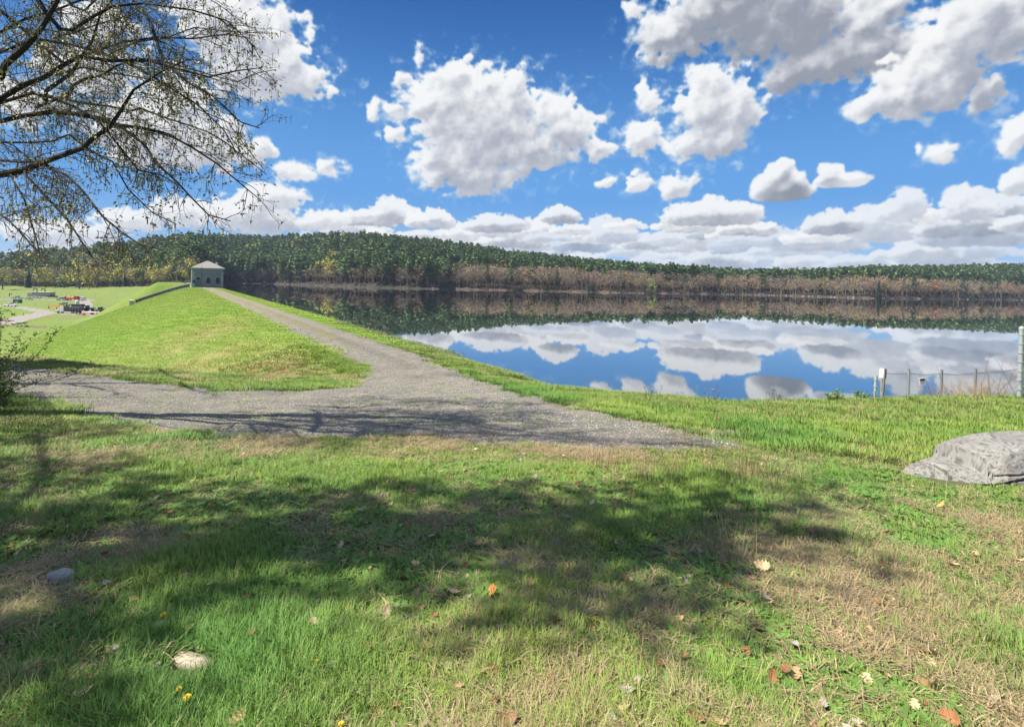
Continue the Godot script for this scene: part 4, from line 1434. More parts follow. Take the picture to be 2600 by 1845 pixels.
func build_oak() -> void:
	rng.seed = 77
	twig_soup = Soup.new()
	var base := ground(-10.6, 8.2)
	var o := thing("overhanging_tree", "big tree leaning in at the upper left, bare dark limbs with first leaves and catkins", "tree")
	var bark := grain(Color.WHITE, 0.95, 5.0, 0.55, 1.0, 1.0, 30)
	bark.vertex_color_use_as_albedo = true
	var tr := Soup.new()
	var trunk := [base - Vector3(0, 0.3, 0), base + Vector3(0.05, 0.5, 0), base + Vector3(0.25, 2.0, 0.1), base + Vector3(0.5, 3.6, 0.1), base + Vector3(0.75, 5.4, 0.2), base + Vector3(1.1, 7.4, 0.3), base + Vector3(1.7, 9.6, 0.6)]
	tr.tube(trunk, [0.5, 0.36, 0.31, 0.28, 0.22, 0.15, 0.06], 14, BARK)
	put("trunk", tr.mesh(), bark, o)
	var fork := [trunk[3], trunk[4], trunk[4], trunk[3], trunk[5], trunk[4], trunk[5], trunk[5], trunk[4], null, null, null, trunk[3], trunk[5], trunk[5], trunk[5], trunk[5], trunk[6], trunk[6], trunk[6]]
	var girth := [0.062, 0.046, 0.052, 0.03, 0.06, 0.034, 0.04, 0.034, 0.026, 0.018, 0.02, 0.022, 0.016, 0.036, 0.03, 0.036, 0.05, 0.05, 0.05, 0.05]
	var limbs := [
		[Vector3(-7.63, 7.44, -7.6), Vector3(-7.18, 7.5, -7.5), Vector3(-6.81, 7.6, -7.4), Vector3(-6.43, 7.69, -7.3), Vector3(-6.07, 7.77, -7.2), Vector3(-5.9, 7.84, -7.1), Vector3(-5.54, 8.02, -7), Vector3(-5.31, 8.23, -6.9), Vector3(-5.09, 8.45, -6.8), Vector3(-4.66, 8.66, -6.7), Vector3(-4.23, 8.79, -6.6)],
		[Vector3(-7.95, 8.32, -7.9), Vector3(-7.52, 8.4, -7.84), Vector3(-7.03, 8.44, -7.77), Vector3(-6.61, 8.4, -7.71), Vector3(-6.26, 8.32, -7.65), Vector3(-5.9, 8.21, -7.58), Vector3(-5.45, 8.15, -7.52), Vector3(-5.05, 8.05, -7.45), Vector3(-4.66, 7.85, -7.39), Vector3(-4.27, 7.62, -7.33), Vector3(-3.93, 7.36, -7.26), Vector3(-3.62, 7.13, -7.2)],
		[Vector3(-7.36, 8.46, -7.3), Vector3(-7.3, 8.58, -7.38), Vector3(-7.18, 8.73, -7.46), Vector3(-6.97, 8.88, -7.55), Vector3(-6.74, 9.11, -7.63), Vector3(-6.58, 9.27, -7.71), Vector3(-6.16, 9.24, -7.79), Vector3(-5.73, 9.31, -7.87), Vector3(-5.29, 9.21, -7.95), Vector3(-4.84, 9.13, -8.04), Vector3(-4.43, 9.27, -8.12), Vector3(-4.07, 9.36, -8.2)],
		[Vector3(-7.84, 7.7, -7.8), Vector3(-7.38, 7.64, -7.62), Vector3(-6.9, 7.61, -7.45), Vector3(-6.35, 7.38, -7.28), Vector3(-5.97, 7.13, -7.1), Vector3(-5.56, 6.78, -6.92), Vector3(-5.16, 6.55, -6.75), Vector3(-4.78, 6.38, -6.58), Vector3(-4.39, 6.32, -6.4)],
		[Vector3(-7.06, 8.66, -7), Vector3(-6.92, 8.8, -6.92), Vector3(-6.57, 9.01, -6.84), Vector3(-6.28, 9.24, -6.76), Vector3(-6.03, 9.52, -6.68), Vector3(-5.82, 9.77, -6.6), Vector3(-5.4, 10.3, -6.5), Vector3(-4.8, 11.0, -6.3)],
		[Vector3(-7.86, 8.57, -7.8), Vector3(-7.61, 8.59, -7.7), Vector3(-7.19, 8.66, -7.6), Vector3(-6.78, 8.56, -7.5), Vector3(-6.37, 8.4, -7.4), Vector3(-5.98, 8.21, -7.3), Vector3(-5.67, 7.92, -7.2), Vector3(-5.22, 7.45, -7.1), Vector3(-4.84, 7.37, -7), Vector3(-4.51, 7.21, -6.9)],
		[Vector3(-6.84, 9.96, -7.2), Vector3(-6.67, 9.64, -7.27), Vector3(-6.54, 9.49, -7.33), Vector3(-6.44, 9.51, -7.4), Vector3(-6.24, 9.73, -7.47), Vector3(-5.97, 9.94, -7.53), Vector3(-5.55, 10.03, -7.6), Vector3(-4.88, 9.98, -7.67), Vector3(-4.39, 9.86, -7.73), Vector3(-3.98, 9.49, -7.8)],
		[Vector3(-6.07, 10.38, -7.9), Vector3(-5.73, 10.03, -7.79), Vector3(-5.5, 9.76, -7.68), Vector3(-5.27, 9.28, -7.56), Vector3(-5.12, 9.07, -7.45), Vector3(-4.69, 8.76, -7.34), Vector3(-4.28, 8.54, -7.22), Vector3(-3.82, 8.15, -7.11), Vector3(-3.5, 8.04, -7)],
		[Vector3(-8.65, 8.17, -8.6), Vector3(-8.06, 8.17, -8.55), Vector3(-7.67, 8.19, -8.5), Vector3(-7.37, 8.29, -8.45), Vector3(-6.98, 8.02, -8.4), Vector3(-6.56, 7.83, -8.35), Vector3(-6.26, 7.38, -8.3), Vector3(-5.82, 7, -8.25), Vector3(-5.4, 6.82, -8.2)],
		[Vector3(-7.44, 7.45, -7.55), Vector3(-7.22, 7.31, -7.38), Vector3(-6.93, 7.02, -7.25), Vector3(-6.67, 6.58, -7.12), Vector3(-6.48, 6.31, -7)],
		[Vector3(-7.18, 7.5, -7.5), Vector3(-6.93, 7.36, -7.27), Vector3(-6.58, 7.12, -7.13), Vector3(-6.1, 6.73, -7), Vector3(-5.8, 6.44, -6.87), Vector3(-5.5, 6.18, -6.73), Vector3(-5.28, 6.06, -6.6)],
		[Vector3(-5.9, 8.21, -7.58), Vector3(-5.63, 8.06, -7.47), Vector3(-5.36, 7.89, -7.39), Vector3(-5.11, 7.59, -7.31), Vector3(-4.78, 7.33, -7.24), Vector3(-4.5, 7.08, -7.16), Vector3(-4.22, 6.85, -7.08), Vector3(-3.87, 6.76, -7)],
		[Vector3(-7.02, 6.78, -7), Vector3(-6.79, 6.68, -6.9), Vector3(-6.49, 6.47, -6.8), Vector3(-6.25, 6.29, -6.7), Vector3(-5.99, 6.13, -6.6)],
		[Vector3(-8.39, 9.88, -8.3), Vector3(-7.91, 10.05, -8.2), Vector3(-7.31, 10.16, -8.1), Vector3(-6.6, 10.37, -8), Vector3(-5.6, 10.9, -7.9)],
		[Vector3(-7.43, 9.43, -8.4), Vector3(-7.04, 9.63, -8.43), Vector3(-6.54, 9.84, -8.47), Vector3(-5.98, 9.95, -8.5), Vector3(-5.42, 9.95, -8.53), Vector3(-4.85, 10.06, -8.57), Vector3(-4.49, 10.01, -8.6)],
		[Vector3(-8.88, 9.76, -8.8), Vector3(-8.29, 9.99, -8.75), Vector3(-7.65, 9.9, -8.7), Vector3(-7, 9.73, -8.65), Vector3(-6.37, 9.48, -8.6), Vector3(-5.81, 9.15, -8.55), Vector3(-5.27, 8.83, -8.5), Vector3(-4.8, 8.4, -8.45), Vector3(-4.56, 8.02, -8.4)],
		[Vector3(-8.6, 11.4, -7.2), Vector3(-7.4, 12.2, -6.6), Vector3(-6.2, 12.9, -6.2), Vector3(-5.0, 13.4, -5.8)],
		[Vector3(-8.4, 13.4, -6.8), Vector3(-7.6, 14.4, -6.2), Vector3(-6.6, 15.2, -5.6)],
		[Vector3(-9.2, 13.4, -8.0), Vector3(-9.4, 14.6, -8.6), Vector3(-9.2, 15.6, -9.4)],
		[Vector3(-10.0, 13.2, -6.6), Vector3(-10.8, 14.2, -5.8), Vector3(-11.4, 15.0, -5.0)]]
	for k in limbs.size():
		var pts: Array = limbs[k].duplicate()
		if fork[k] != null:
			pts.push_front((pts[0] + fork[k]) * 0.5 + Vector3(0, 0.1, 0))
			pts.push_front(fork[k])
		var so := Soup.new()
		so.tube(pts, fall(girth[k], 0.007, pts.size()), 8 if girth[k] > 0.03 else 6, BARK * rr(0.9, 1.15))
		put("limb", so.mesh(), bark, o)
		var near: Array = limbs[k]
		if k < 16:
			var reach: float = [1.25, 1.4, 1.5, 1.0, 1.2, 1.1, 1.4, 1.3, 1.0, 0.7, 0.8, 0.9, 0.7, 1.3, 1.5, 1.3][k]
			twiggy(near, 0.008, 2, 0.17, reach, 0.55)
			if k in [1, 2, 4, 6, 13, 14, 15]:
				# a slimmer bough behind each main one
				var back := []
				var shift := Vector3(rr(-0.5, 0.3), rr(0.0, 0.7), -rr(0.9, 1.8))
				for p in near:
					back.append(p * 1.02 + Vector3(-0.35, 0, 0) + shift + Vector3(rr(-0.09, 0.09), rr(-0.09, 0.09), rr(-0.09, 0.09)))
				so = Soup.new()
				so.tube(back, fall(girth[k] * 0.6, 0.006, back.size()), 6, BARK * rr(0.9, 1.15))
				put("limb", so.mesh(), bark, o)
				twiggy(back, 0.008, 2, 0.30, reach * 0.85, 0.5)
		else:
			twiggy(near, 0.012, 2, 0.16, 1.9, 0.3)
	put("twigs", twig_soup.mesh(), vmat(0.95), o).set_meta("kind", "stuff")
	var lf := Soup.new()
	lf.quad(Vector3.ZERO, Vector3(-0.3, 0.1, -0.5), Vector3(0, 0, -1.1), Vector3(0.3, 0.1, -0.5), Color.WHITE)
	many("leaves", lf.mesh(), vmat(0.7, 0.5), leaf_at, leaf_tint, o)
	var ck := Soup.new()
	ck.tube([Vector3.ZERO, Vector3(0.05, -0.5, 0), Vector3(0.02, -1.0, 0)], [0.03, 0.05, 0.025], 4, Color.WHITE)
	many("catkins", ck.mesh(), vmat(0.8, 0.3), catkin_at, catkin_tint, o)
func build_shade_trees() -> void:
	rng.seed = 78
	# trees just outside the picture whose shade reaches into it
	for w in [
		["pine", -21.0, 16.5, 9.0, "pine at the far left end of the gravel, its shade across the path"],
		["yellow", -104.0, 88.0, 16.0, "tree at the foot of the knoll beyond the left fence"]]:
		var q: float = w[2]
		plant(w[0], "pine_tree" if w[0] == "pine" else "broad_tree", w[4], w[1], q, w[3], "", 1.5)
	bare_tree("leafless tree left of the gravel whose branch shadows streak the path", -17.0, 11.8, 11.0)
	bare_tree("second leafless tree on the left, farther along the shoulder of the knoll", -18.8, 14.6, 12.0)
	# a leafing tree on the left of where the photographer stands, above the picture: its broken shade lies over the foreground
	var o := thing("leafing_tree", "tall tree coming into leaf beside the camera on the left", "tree")
	var base := ground(-10.8, 2.2)
	var so := Soup.new()
	var top := Vector3(-8.6, 14.6, -2.4)
	so.tube([base - Vector3(0, 0.3, 0), base + Vector3(0.1, 2.5, 0), base + Vector3(0.9, 6.0, 0.0), top], [0.34, 0.26, 0.18, 0.05], 10, BARK)
	put("trunk", so.mesh(), vmat(0.95), o)
	so = Soup.new()
	for c in CROWN:
		var e := Vector3(c[0], c[1], c[2])
		var f: Vector3 = (base + Vector3(0.9, 6.0, 0.0)).lerp(top, rr(0.0, 0.8))
		so.tube([f, f.lerp(e, 0.5) + Vector3(0, 0.3, 0), e], [0.09, 0.06, 0.02], 6, BARK)
		for k in 26:
			var q := bent(f.lerp(e, rr(0.6, 1.0)), Vector3(rr(-1, 1), rr(-0.6, 0.8), rr(-1, 1)).normalized(), c[3] * rr(0.5, 1.0), 0.1, 4, 0.3)
			so.tube(q, fall(0.014, 0.004, 5), 3, BARK, false)
	put("limbs", so.mesh(), vmat(0.95), o)
	var big := Soup.new()
	for k in 8:
		var d := Vector3(rr(-1, 1), rr(-1, 1), rr(-1, 1)).normalized()
		spray(big, d * rr(0.0, 0.12), d, 0.13, 0.03, Color.WHITE, 2)
	var at := []
	var tint := []
	for c in CROWN:
		for k in int(c[4] * 32.0):
			var d := Vector3(rr(-1, 1), rr(-1, 1), rr(-1, 1))
			if d.length() > 1.0:
				continue
			var p := Vector3(c[0], c[1], c[2]) + d * Vector3(c[3], c[3] * 0.6, c[3] * 0.8)
			at.append(Transform3D(Basis(Vector3(rr(-1, 1), rr(-1, 1), rr(-1, 1)).normalized(), rr(0, TAU)).scaled_local(Vector3.ONE * rr(0.9, 1.5)), p))
			var g: float = rr(0.7, 1.2)
			tint.append(Color(0.11 * g, 0.15 * g, 0.035 * g))
	many("foliage", big.mesh(), vmat(0.8, 0.5), at, tint, o)

func bare_tree(label: String, x: float, q: float, tall: float) -> void:
	var o := thing("leafless_tree", label, "tree")
	var base := ground(x, q)
	var so := Soup.new()
	var trunk := bent(base - Vector3(0, 0.2, 0), Vector3.UP, tall * 0.8, 0.0, 7, 0.06)
	so.tube(trunk, fall(0.2, 0.05, 8), 8, BARK)
	put("trunk", so.mesh(), vmat(0.95), o)
	for k in 13:
		so = Soup.new()
		var at: int = 2 + k % 6
		var a: float = k * 2.4
		var q1 := bent(trunk[at], Vector3(cos(a), rr(0.15, 0.7), sin(a)).normalized(), tall * rr(0.26, 0.38), 0.1, 7, 0.2)
		so.tube(q1, fall(0.055, 0.008, 8), 6, BARK)
		for j in 14:
			var e: int = 1 + rng.randi() % 7
			var q2 := bent(q1[e], (q1[e] - q1[e - 1]).normalized() + Vector3(rr(-0.8, 0.8), rr(-0.4, 0.6), rr(-0.8, 0.8)), rr(0.6, 1.5), 0.2, 4, 0.25)
			so.tube(q2, fall(0.016, 0.004, 5), 4, BARK)
		put("limb", so.mesh(), vmat(0.95), o)

# lobes of that crown [x, y, z, radius, fill]
const CROWN := [[-11.5, 13.3, -3.0, 1.3, 3.6], [-9.9, 13.4, -2.9, 1.3, 4.2], [-8.4, 13.6, -3.0, 1.3, 4.6], [-6.9, 13.2, -3.1, 1.3, 4.2], [-5.5, 13.4, -3.6, 1.1, 2.8], [-9.4, 13.8, -2.2, 1.0, 3.4], [-7.7, 13.9, -1.9, 1.2, 3.8], [-6.3, 13.6, -2.3, 1.1, 2.8], [-11.7, 13.6, -1.6, 1.2, 2.6], [-11.0, 13.6, -0.3, 1.0, 1.8], [-12.9, 13.4, -3.9, 1.2, 3.0], [-12.9, 13.4, -2.4, 1.1, 2.6], [-10.5, 13.6, -0.9, 0.9, 2.6], [-14.2, 13.2, -5.7, 1.3, 3.2], [-10.2, 13.6, -1.7, 0.9, 2.6], [-9.8, 13.6, -0.7, 0.7, 2.0]]
# ---------------------------------------------------------------- the works yard in the valley
func wheels(o: Node3D, spots: Array, r: float, wide: float) -> void:
	for p in spots:
		var so := Soup.new()
		so.lathe(Vector3(p[0], r, p[1] - wide / 2), Vector3.BACK, [[0, 0.0], [0, r * 0.8], [wide * 0.12, r], [wide * 0.88, r], [wide, r * 0.8], [wide, 0.0]], 14, Color(0.02, 0.02, 0.022))
		var w := put("wheel", so.mesh(), vmat(0.9), o)
		so = Soup.new()
		so.lathe(Vector3(p[0], r, p[1] - wide / 2 - 0.012), Vector3.BACK, [[0, 0.0], [0, r * 0.5], [wide + 0.024, r * 0.5], [wide + 0.024, 0.0]], 10, Color(0.45, 0.45, 0.46))
		put("rim", so.mesh(), vmat(0.4, 0.0, 0.6), w)

# a car side profile swept across its width; points run clockwise from the front bottom, x forward
func hull(so: Soup, prof: Array, half: float, inset: float, col: Color) -> void:
	var n: int = prof.size()
	var mid := Vector2.ZERO
	for p in prof:
		mid += Vector2(p[0], p[1]) / n
	for k in n:
		var a := Vector2(prof[k][0], prof[k][1])
		var b := Vector2(prof[(k + 1) % n][0], prof[(k + 1) % n][1])
		var wa: float = half - (inset if a.y > 1.0 else 0.0)
		var wb: float = half - (inset if b.y > 1.0 else 0.0)
		so.quad(Vector3(a.x, a.y, -wa), Vector3(a.x, a.y, wa), Vector3(b.x, b.y, wb), Vector3(b.x, b.y, -wb), col)
		so.tri(Vector3(mid.x, mid.y, half), Vector3(b.x, b.y, wb), Vector3(a.x, a.y, wa), col)
		so.tri(Vector3(mid.x, mid.y, -half), Vector3(a.x, a.y, -wa), Vector3(b.x, b.y, -wb), col)

func pickup(label: String, x: float, q: float, turn: float, paint: Color, style: int) -> void:
	var o := thing("parked_pickup" if style == 0 else "parked_car", label, "pickup" if style == 0 else "car", ground(x, q), turn)
	var so := Soup.new()
	if style == 0:
		hull(so, [[2.7, 0.45], [2.75, 0.95], [1.5, 1.08], [0.95, 1.1], [-2.7, 1.1], [-2.75, 0.5]], 0.95, 0.03, paint)
	else:
		hull(so, [[2.2, 0.35], [2.25, 0.75], [1.1, 0.95], [-1.9, 1.0], [-2.25, 0.9], [-2.25, 0.4]], 0.9, 0.0, paint)
	put("body", so.mesh(), vmat(0.25), o)
	so = Soup.new()
	if style == 0:
		hull(so, [[1.0, 1.09], [0.45, 1.78], [-0.75, 1.82], [-1.0, 1.09]], 0.86, 0.1, paint)
	else:
		hull(so, [[0.95, 0.93], [0.3, 1.42], [-1.1, 1.45], [-1.9, 0.97]], 0.82, 0.1, paint)
	put("cab", so.mesh(), vmat(0.25), o)
	so = Soup.new()
	var top: float = 1.72 if style == 0 else 1.38
	var low: float = 1.2 if style == 0 else 1.03
	for s in [-1.0, 1.0]:
		var g: float = 0.80
		so.quad(Vector3(0.75, low, s * (g + 0.03)), Vector3(0.35, top, s * g), Vector3(-0.7, top, s * g), Vector3(-0.85, low, s * (g + 0.03)), Color(0.02, 0.025, 0.03))
	so.quad(Vector3(0.96, low, -0.7), Vector3(0.52, top, -0.68), Vector3(0.52, top, 0.68), Vector3(0.96, low, 0.7), Color(0.02, 0.025, 0.03))
	put("window_glass", so.mesh(), vmat(0.08), o)
	if style == 0:
		so = Soup.new()
		so.box(Vector3(-1.85, 1.105, 0), Vector3(1.6, 0.012, 1.6), Color(0.05, 0.05, 0.05))
		put("load_bed", so.mesh(), vmat(0.9), o)
	for s in [-1.0, 1.0]:
		so = Soup.new()
		so.chamfer(Vector3(2.7 if style == 0 else 2.2, 0.82 if style == 0 else 0.68, s * 0.68), Vector3(0.12, 0.16, 0.3), 0.02, Color(0.7, 0.7, 0.7))
		put("headlight", so.mesh(), vmat(0.15), o)
	var b: float = 1.75 if style == 0 else 1.4
	wheels(o, [[b, 0.82], [b, -0.82], [-b, 0.82], [-b, -0.82]], 0.38 if style == 0 else 0.32, 0.24)

func tractor(label: String, x: float, q: float, turn: float, paint: Color, backhoe: bool) -> void:
	var o := thing("tractor", label, "tractor", ground(x, q), turn)
	var so := Soup.new()
	so.chamfer(Vector3(0.95, 1.05, 0), Vector3(1.7, 0.75, 0.75), 0.12, paint)
	so.chamfer(Vector3(-0.3, 0.85, 0), Vector3(1.6, 0.5, 0.7), 0.06, paint * 0.6)
	for s in [-0.72, 0.72]:
		so.chamfer(Vector3(-0.75, 1.35, s), Vector3(1.2, 0.12, 0.45), 0.04, paint)
	put("hood", so.mesh(), vmat(0.35), o)
	so = Soup.new()
	for p in [Vector3(0.1, 1.8, 0.6), Vector3(0.1, 1.8, -0.6), Vector3(-1.1, 1.8, 0.6), Vector3(-1.1, 1.8, -0.6)]:
		so.box(p, Vector3(0.08, 1.2, 0.08), paint * 0.5)
	so.chamfer(Vector3(-0.5, 2.45, 0), Vector3(1.5, 0.14, 1.4), 0.05, paint)
	put("cab_frame", so.mesh(), vmat(0.4), o)
	so = Soup.new()
	so.box(Vector3(-0.5, 1.85, 0), Vector3(1.1, 1.0, 1.12), Color(0.02, 0.04, 0.05))
	put("cab_glass", so.mesh(), vmat(0.08), o)
	wheels(o, [[1.35, 0.7], [1.35, -0.7]], 0.45, 0.3)
	wheels(o, [[-0.75, 0.75], [-0.75, -0.75]], 0.78, 0.45)
	if backhoe:
		so = Soup.new()
		so.tube([Vector3(-1.5, 1.0, 0), Vector3(-2.0, 2.9, 0), Vector3(-3.0, 1.9, 0), Vector3(-3.1, 0.5, 0)], [0.13, 0.12, 0.1, 0.1], 6, Color(0.28, 0.2, 0.08))
		so.chamfer(Vector3(-3.0, 0.4, 0), Vector3(0.5, 0.55, 0.6), 0.08, Color(0.25, 0.2, 0.1))
		put("digger_arm", so.mesh(), vmat(0.6), o)
	so = Soup.new()
	so.tube([Vector3(0.9, 1.4, 0.35), Vector3(1.9, 1.7, 0.35), Vector3(2.6, 0.5, 0.35)], [0.07, 0.07, 0.07], 5, paint * 0.8)
	so.tube([Vector3(0.9, 1.4, -0.35), Vector3(1.9, 1.7, -0.35), Vector3(2.6, 0.5, -0.35)], [0.07, 0.07, 0.07], 5, paint * 0.8)
	so.chamfer(Vector3(2.8, 0.4, 0), Vector3(0.6, 0.6, 1.7), 0.1, Color(0.12, 0.12, 0.12))
	put("loader_bucket", so.mesh(), vmat(0.6), o)

func solid(called: String, label: String, category: String, x: float, q: float, turn: float, boxes: Array, rough := 0.7) -> Node3D:
	# each box: [part name, centre, size, chamfer, colour]
	var o := thing(called, label, category, ground(x, q), turn)
	for b in boxes:
		var so := Soup.new()
		so.chamfer(b[1], b[2], b[3], b[4])
		put(b[0], so.mesh(), vmat(rough), o)
	return o

func gooseneck(so: Soup, at: Vector3, r: float, tall: float, reach: float) -> void:
	var pts := [at]
	for k in 9:
		var a: float = PI * k / 8.0
		pts.append(at + Vector3(-reach / 2 * (1.0 - cos(a)), tall + sin(a) * reach * 0.5, 0))
	pts.append(pts[-1] - Vector3(0, 0.35, 0))
	var rad := []
	for k in pts.size():
		rad.append(r)
	so.tube(pts, rad, 8, Color(0.05, 0.075, 0.07))

func build_valley() -> void:
	rng.seed = 60
	var white := Color(0.72, 0.73, 0.74)
	var silver := Color(0.38, 0.40, 0.44)
	var steel := Color(0.07, 0.075, 0.09)
	# dump truck, cab to the left
	var o := thing("dump_truck", "white-cabbed dump truck with a black dump body, parked in the valley yard", "truck", ground(-179.5, 208.3), PI + 0.05)
	var so := Soup.new()
	hull(so, [[5.0, 0.7], [5.05, 1.5], [3.5, 1.75], [3.2, 2.9], [1.9, 2.95], [1.85, 0.7]], 1.15, 0.08, white)
	put("cab", so.mesh(), vmat(0.3), o)
	so = Soup.new()
	for s in [-1.0, 1.0]:
		so.quad(Vector3(3.25, 1.85, s * 1.09), Vector3(3.05, 2.65, s * 1.085), Vector3(2.1, 2.65, s * 1.085), Vector3(2.1, 1.85, s * 1.09), Color(0.02, 0.025, 0.03))
	so.quad(Vector3(3.49, 1.85, -0.95), Vector3(3.26, 2.7, -0.95), Vector3(3.26, 2.7, 0.95), Vector3(3.49, 1.85, 0.95), Color(0.02, 0.025, 0.03))
	put("window_glass", so.mesh(), vmat(0.08), o)
	so = Soup.new()
	so.box(Vector3(0.4, 0.85, 0), Vector3(9.0, 0.3, 0.9), Color(0.03, 0.03, 0.03))
	so.chamfer(Vector3(5.1, 0.75, 0), Vector3(0.25, 0.4, 2.3), 0.06, Color(0.05, 0.05, 0.05))
	put("chassis", so.mesh(), vmat(0.7), o)
	so = Soup.new()
	for s in [-1.0, 1.0]:
		so.chamfer(Vector3(-1.5, 1.85, s * 1.15), Vector3(6.0, 1.5, 0.1), 0.03, steel)
		for k in 6:
			so.box(Vector3(-4.3 + k * 1.12, 1.85, s * 1.24), Vector3(0.1, 1.4, 0.08), steel)
	so.chamfer(Vector3(1.5, 2.0, 0), Vector3(0.1, 1.9, 2.4), 0.03, steel)
	so.chamfer(Vector3(1.8, 3.0, 0), Vector3(0.9, 0.1, 2.4), 0.03, steel)
	so.chamfer(Vector3(-4.5, 1.85, 0), Vector3(0.1, 1.5, 2.4), 0.03, steel)
	so.box(Vector3(-1.5, 1.15, 0), Vector3(6.0, 0.12, 2.3), steel)
	put("dump_body", so.mesh(), vmat(0.6), o)
	for s in [-1.0, 1.0]:
		so = Soup.new()
		so.chamfer(Vector3(4.98, 1.2, s * 0.85), Vector3(0.12, 0.22, 0.35), 0.03, Color(0.7, 0.7, 0.7))
		put("headlight", so.mesh(), vmat(0.2), o)
	wheels(o, [[3.9, 1.0], [3.9, -1.0], [-1.6, 1.0], [-1.6, -1.0], [-3.0, 1.0], [-3.0, -1.0]], 0.52, 0.4)
	# the machines beside it
	tractor("dark blue tractor behind the dump truck, its cab beside the tan digger arm", -182.5, 221.0, 0.4, Color(0.03, 0.07, 0.20), false)
	tractor("dark green tractor with raised digger arm at the right end of the yard", -171.0, 212.5, PI - 0.3, Color(0.02, 0.10, 0.075), true)
	o = thing("flatbed_trailer", "low flatbed trailer with orange sides and a white deck before the dump truck", "trailer", ground(-166.5, 203.6), -0.22)
	so = Soup.new()
	for k in 9:
		so = Soup.new()
		so.box(Vector3(-3.2 + k * 0.8, 0.86, 0), Vector3(0.77, 0.07, 2.3), Color(0.62, 0.55, 0.52))
		put("plank", so.mesh(), vmat(0.85), o)
	so = Soup.new()
	for s in [-1.0, 1.0]:
		so.chamfer(Vector3(0.0, 0.75, s * 1.22), Vector3(7.4, 0.22, 0.12), 0.03, Color(0.50, 0.14, 0.04))
	so.chamfer(Vector3(-4.3, 0.75, 0.0), Vector3(1.4, 0.25, 0.5), 0.04, Color(0.50, 0.14, 0.04))
	put("frame", so.mesh(), vmat(0.6), o)
	for s in [-0.6, 0.6]:
		so = Soup.new()
		so.chamfer(Vector3(4.6, 0.5, s), Vector3(2.2, 0.08, 0.6), 0.02, Color(0.52, 0.24, 0.12), Basis(Vector3.BACK, -0.36))
		put("ramp", so.mesh(), vmat(0.7), o)
	wheels(o, [[0.6, 1.05], [0.6, -1.05], [1.5, 1.05], [1.5, -1.05]], 0.36, 0.25)
	o = solid("orange_ramp_stack", "rust-orange steel ramp lying in front of the flatbed trailer", "ramp", -166.5, 198.2, -0.1, [["ramp_plate", Vector3(0, 0.35, 0), Vector3(4.5, 0.12, 1.2), 0.03, Color(0.46, 0.17, 0.08)], ["side_rail", Vector3(0, 0.5, 0.62), Vector3(4.5, 0.25, 0.08), 0.02, Color(0.42, 0.13, 0.05)], ["support", Vector3(1.2, 0.17, 0), Vector3(0.2, 0.34, 1.0), 0.02, Color(0.2, 0.1, 0.06)]])
	o = thing("water_tank_trailer", "white tank on a dark stand behind the dump truck", "tank", ground(-199.5, 235.0))
	so = Soup.new()
	so.lathe(Vector3(0, 1.9, 0), Vector3.UP, [[0, 0.0], [0, 0.8], [1.4, 0.8], [1.7, 0.55], [1.8, 0.25], [1.8, 0.0]], 14, white)
	put("tank", so.mesh(), vmat(0.4), o)
	so = Soup.new()
	so.chamfer(Vector3(0.4, 1.2, 0), Vector3(4.8, 1.3, 2.0), 0.08, Color(0.025, 0.03, 0.04))
	put("stand", so.mesh(), vmat(0.7), o)
	pickup("white pickup at the left edge of the valley, on the loop drive", -227.5, 232.2, -0.1, white, 0)
	pickup("silver pickup on the back drive left of the concrete vault", -295.0, 305.5, 0.1, silver, 0)
	pickup("dull green car just left of the concrete vault", -284.4, 301.5, -0.3, Color(0.22, 0.27, 0.24), 1)
	pickup("silver car parked in front of the concrete vault", -295.9, 319.0, 0.0, silver * 1.1, 1)
	pickup("black pickup right of the concrete vault", -293.0, 326.5, 0.0, Color(0.015, 0.015, 0.018), 0)
	pickup("pale blue-grey pickup left of the orange truck", -266.0, 302.5, 0.1, Color(0.33, 0.37, 0.43), 0)
	pickup("grey car behind the orange mesh fence", -218.0, 249.8, 0.1, Color(0.30, 0.29, 0.31), 1)
	# orange truck
	o = thing("orange_truck", "orange service truck with a red cab on the back drive", "truck", ground(-259.0, 302.0), 0.05)
	so = Soup.new()
	hull(so, [[3.2, 0.6], [3.25, 1.5], [2.9, 2.5], [1.4, 2.55], [1.3, 0.6]], 1.1, 0.08, Color(0.55, 0.06, 0.03))
	put("cab", so.mesh(), vmat(0.4), o)
	so = Soup.new()
	so.chamfer(Vector3(-1.0, 1.35, 0), Vector3(4.4, 1.3, 2.2), 0.12, Color(0.60, 0.13, 0.03))
	so.chamfer(Vector3(-2.0, 2.2, 0.0), Vector3(1.4, 0.6, 1.4), 0.1, Color(0.60, 0.13, 0.03))
	so.tube([Vector3(-0.2, 2.0, 0), Vector3(1.4, 3.1, 0)], [0.15, 0.1], 6, Color(0.65, 0.4, 0.05))
	put("machine_body", so.mesh(), vmat(0.5), o)
	so = Soup.new()
	so.quad(Vector3(3.23, 1.6, -0.9), Vector3(2.95, 2.35, -0.9), Vector3(2.95, 2.35, 0.9), Vector3(3.23, 1.6, 0.9), Color(0.02, 0.025, 0.03))
	for s in [-1.0, 1.0]:
		so.quad(Vector3(2.8, 1.6, s * 1.1), Vector3(2.6, 2.3, s * 1.06), Vector3(1.6, 2.3, s * 1.06), Vector3(1.6, 1.6, s * 1.1), Color(0.02, 0.025, 0.03))
	put("window_glass", so.mesh(), vmat(0.08), o)
	so = Soup.new()
	so.chamfer(Vector3(-3.6, 1.6, 0), Vector3(0.9, 1.8, 2.1), 0.1, Color(0.03, 0.04, 0.08))
	put("tool_cabinet", so.mesh(), vmat(0.5), o)
	wheels(o, [[2.3, 1.0], [2.3, -1.0], [-2.0, 1.0], [-2.0, -1.0]], 0.5, 0.35)
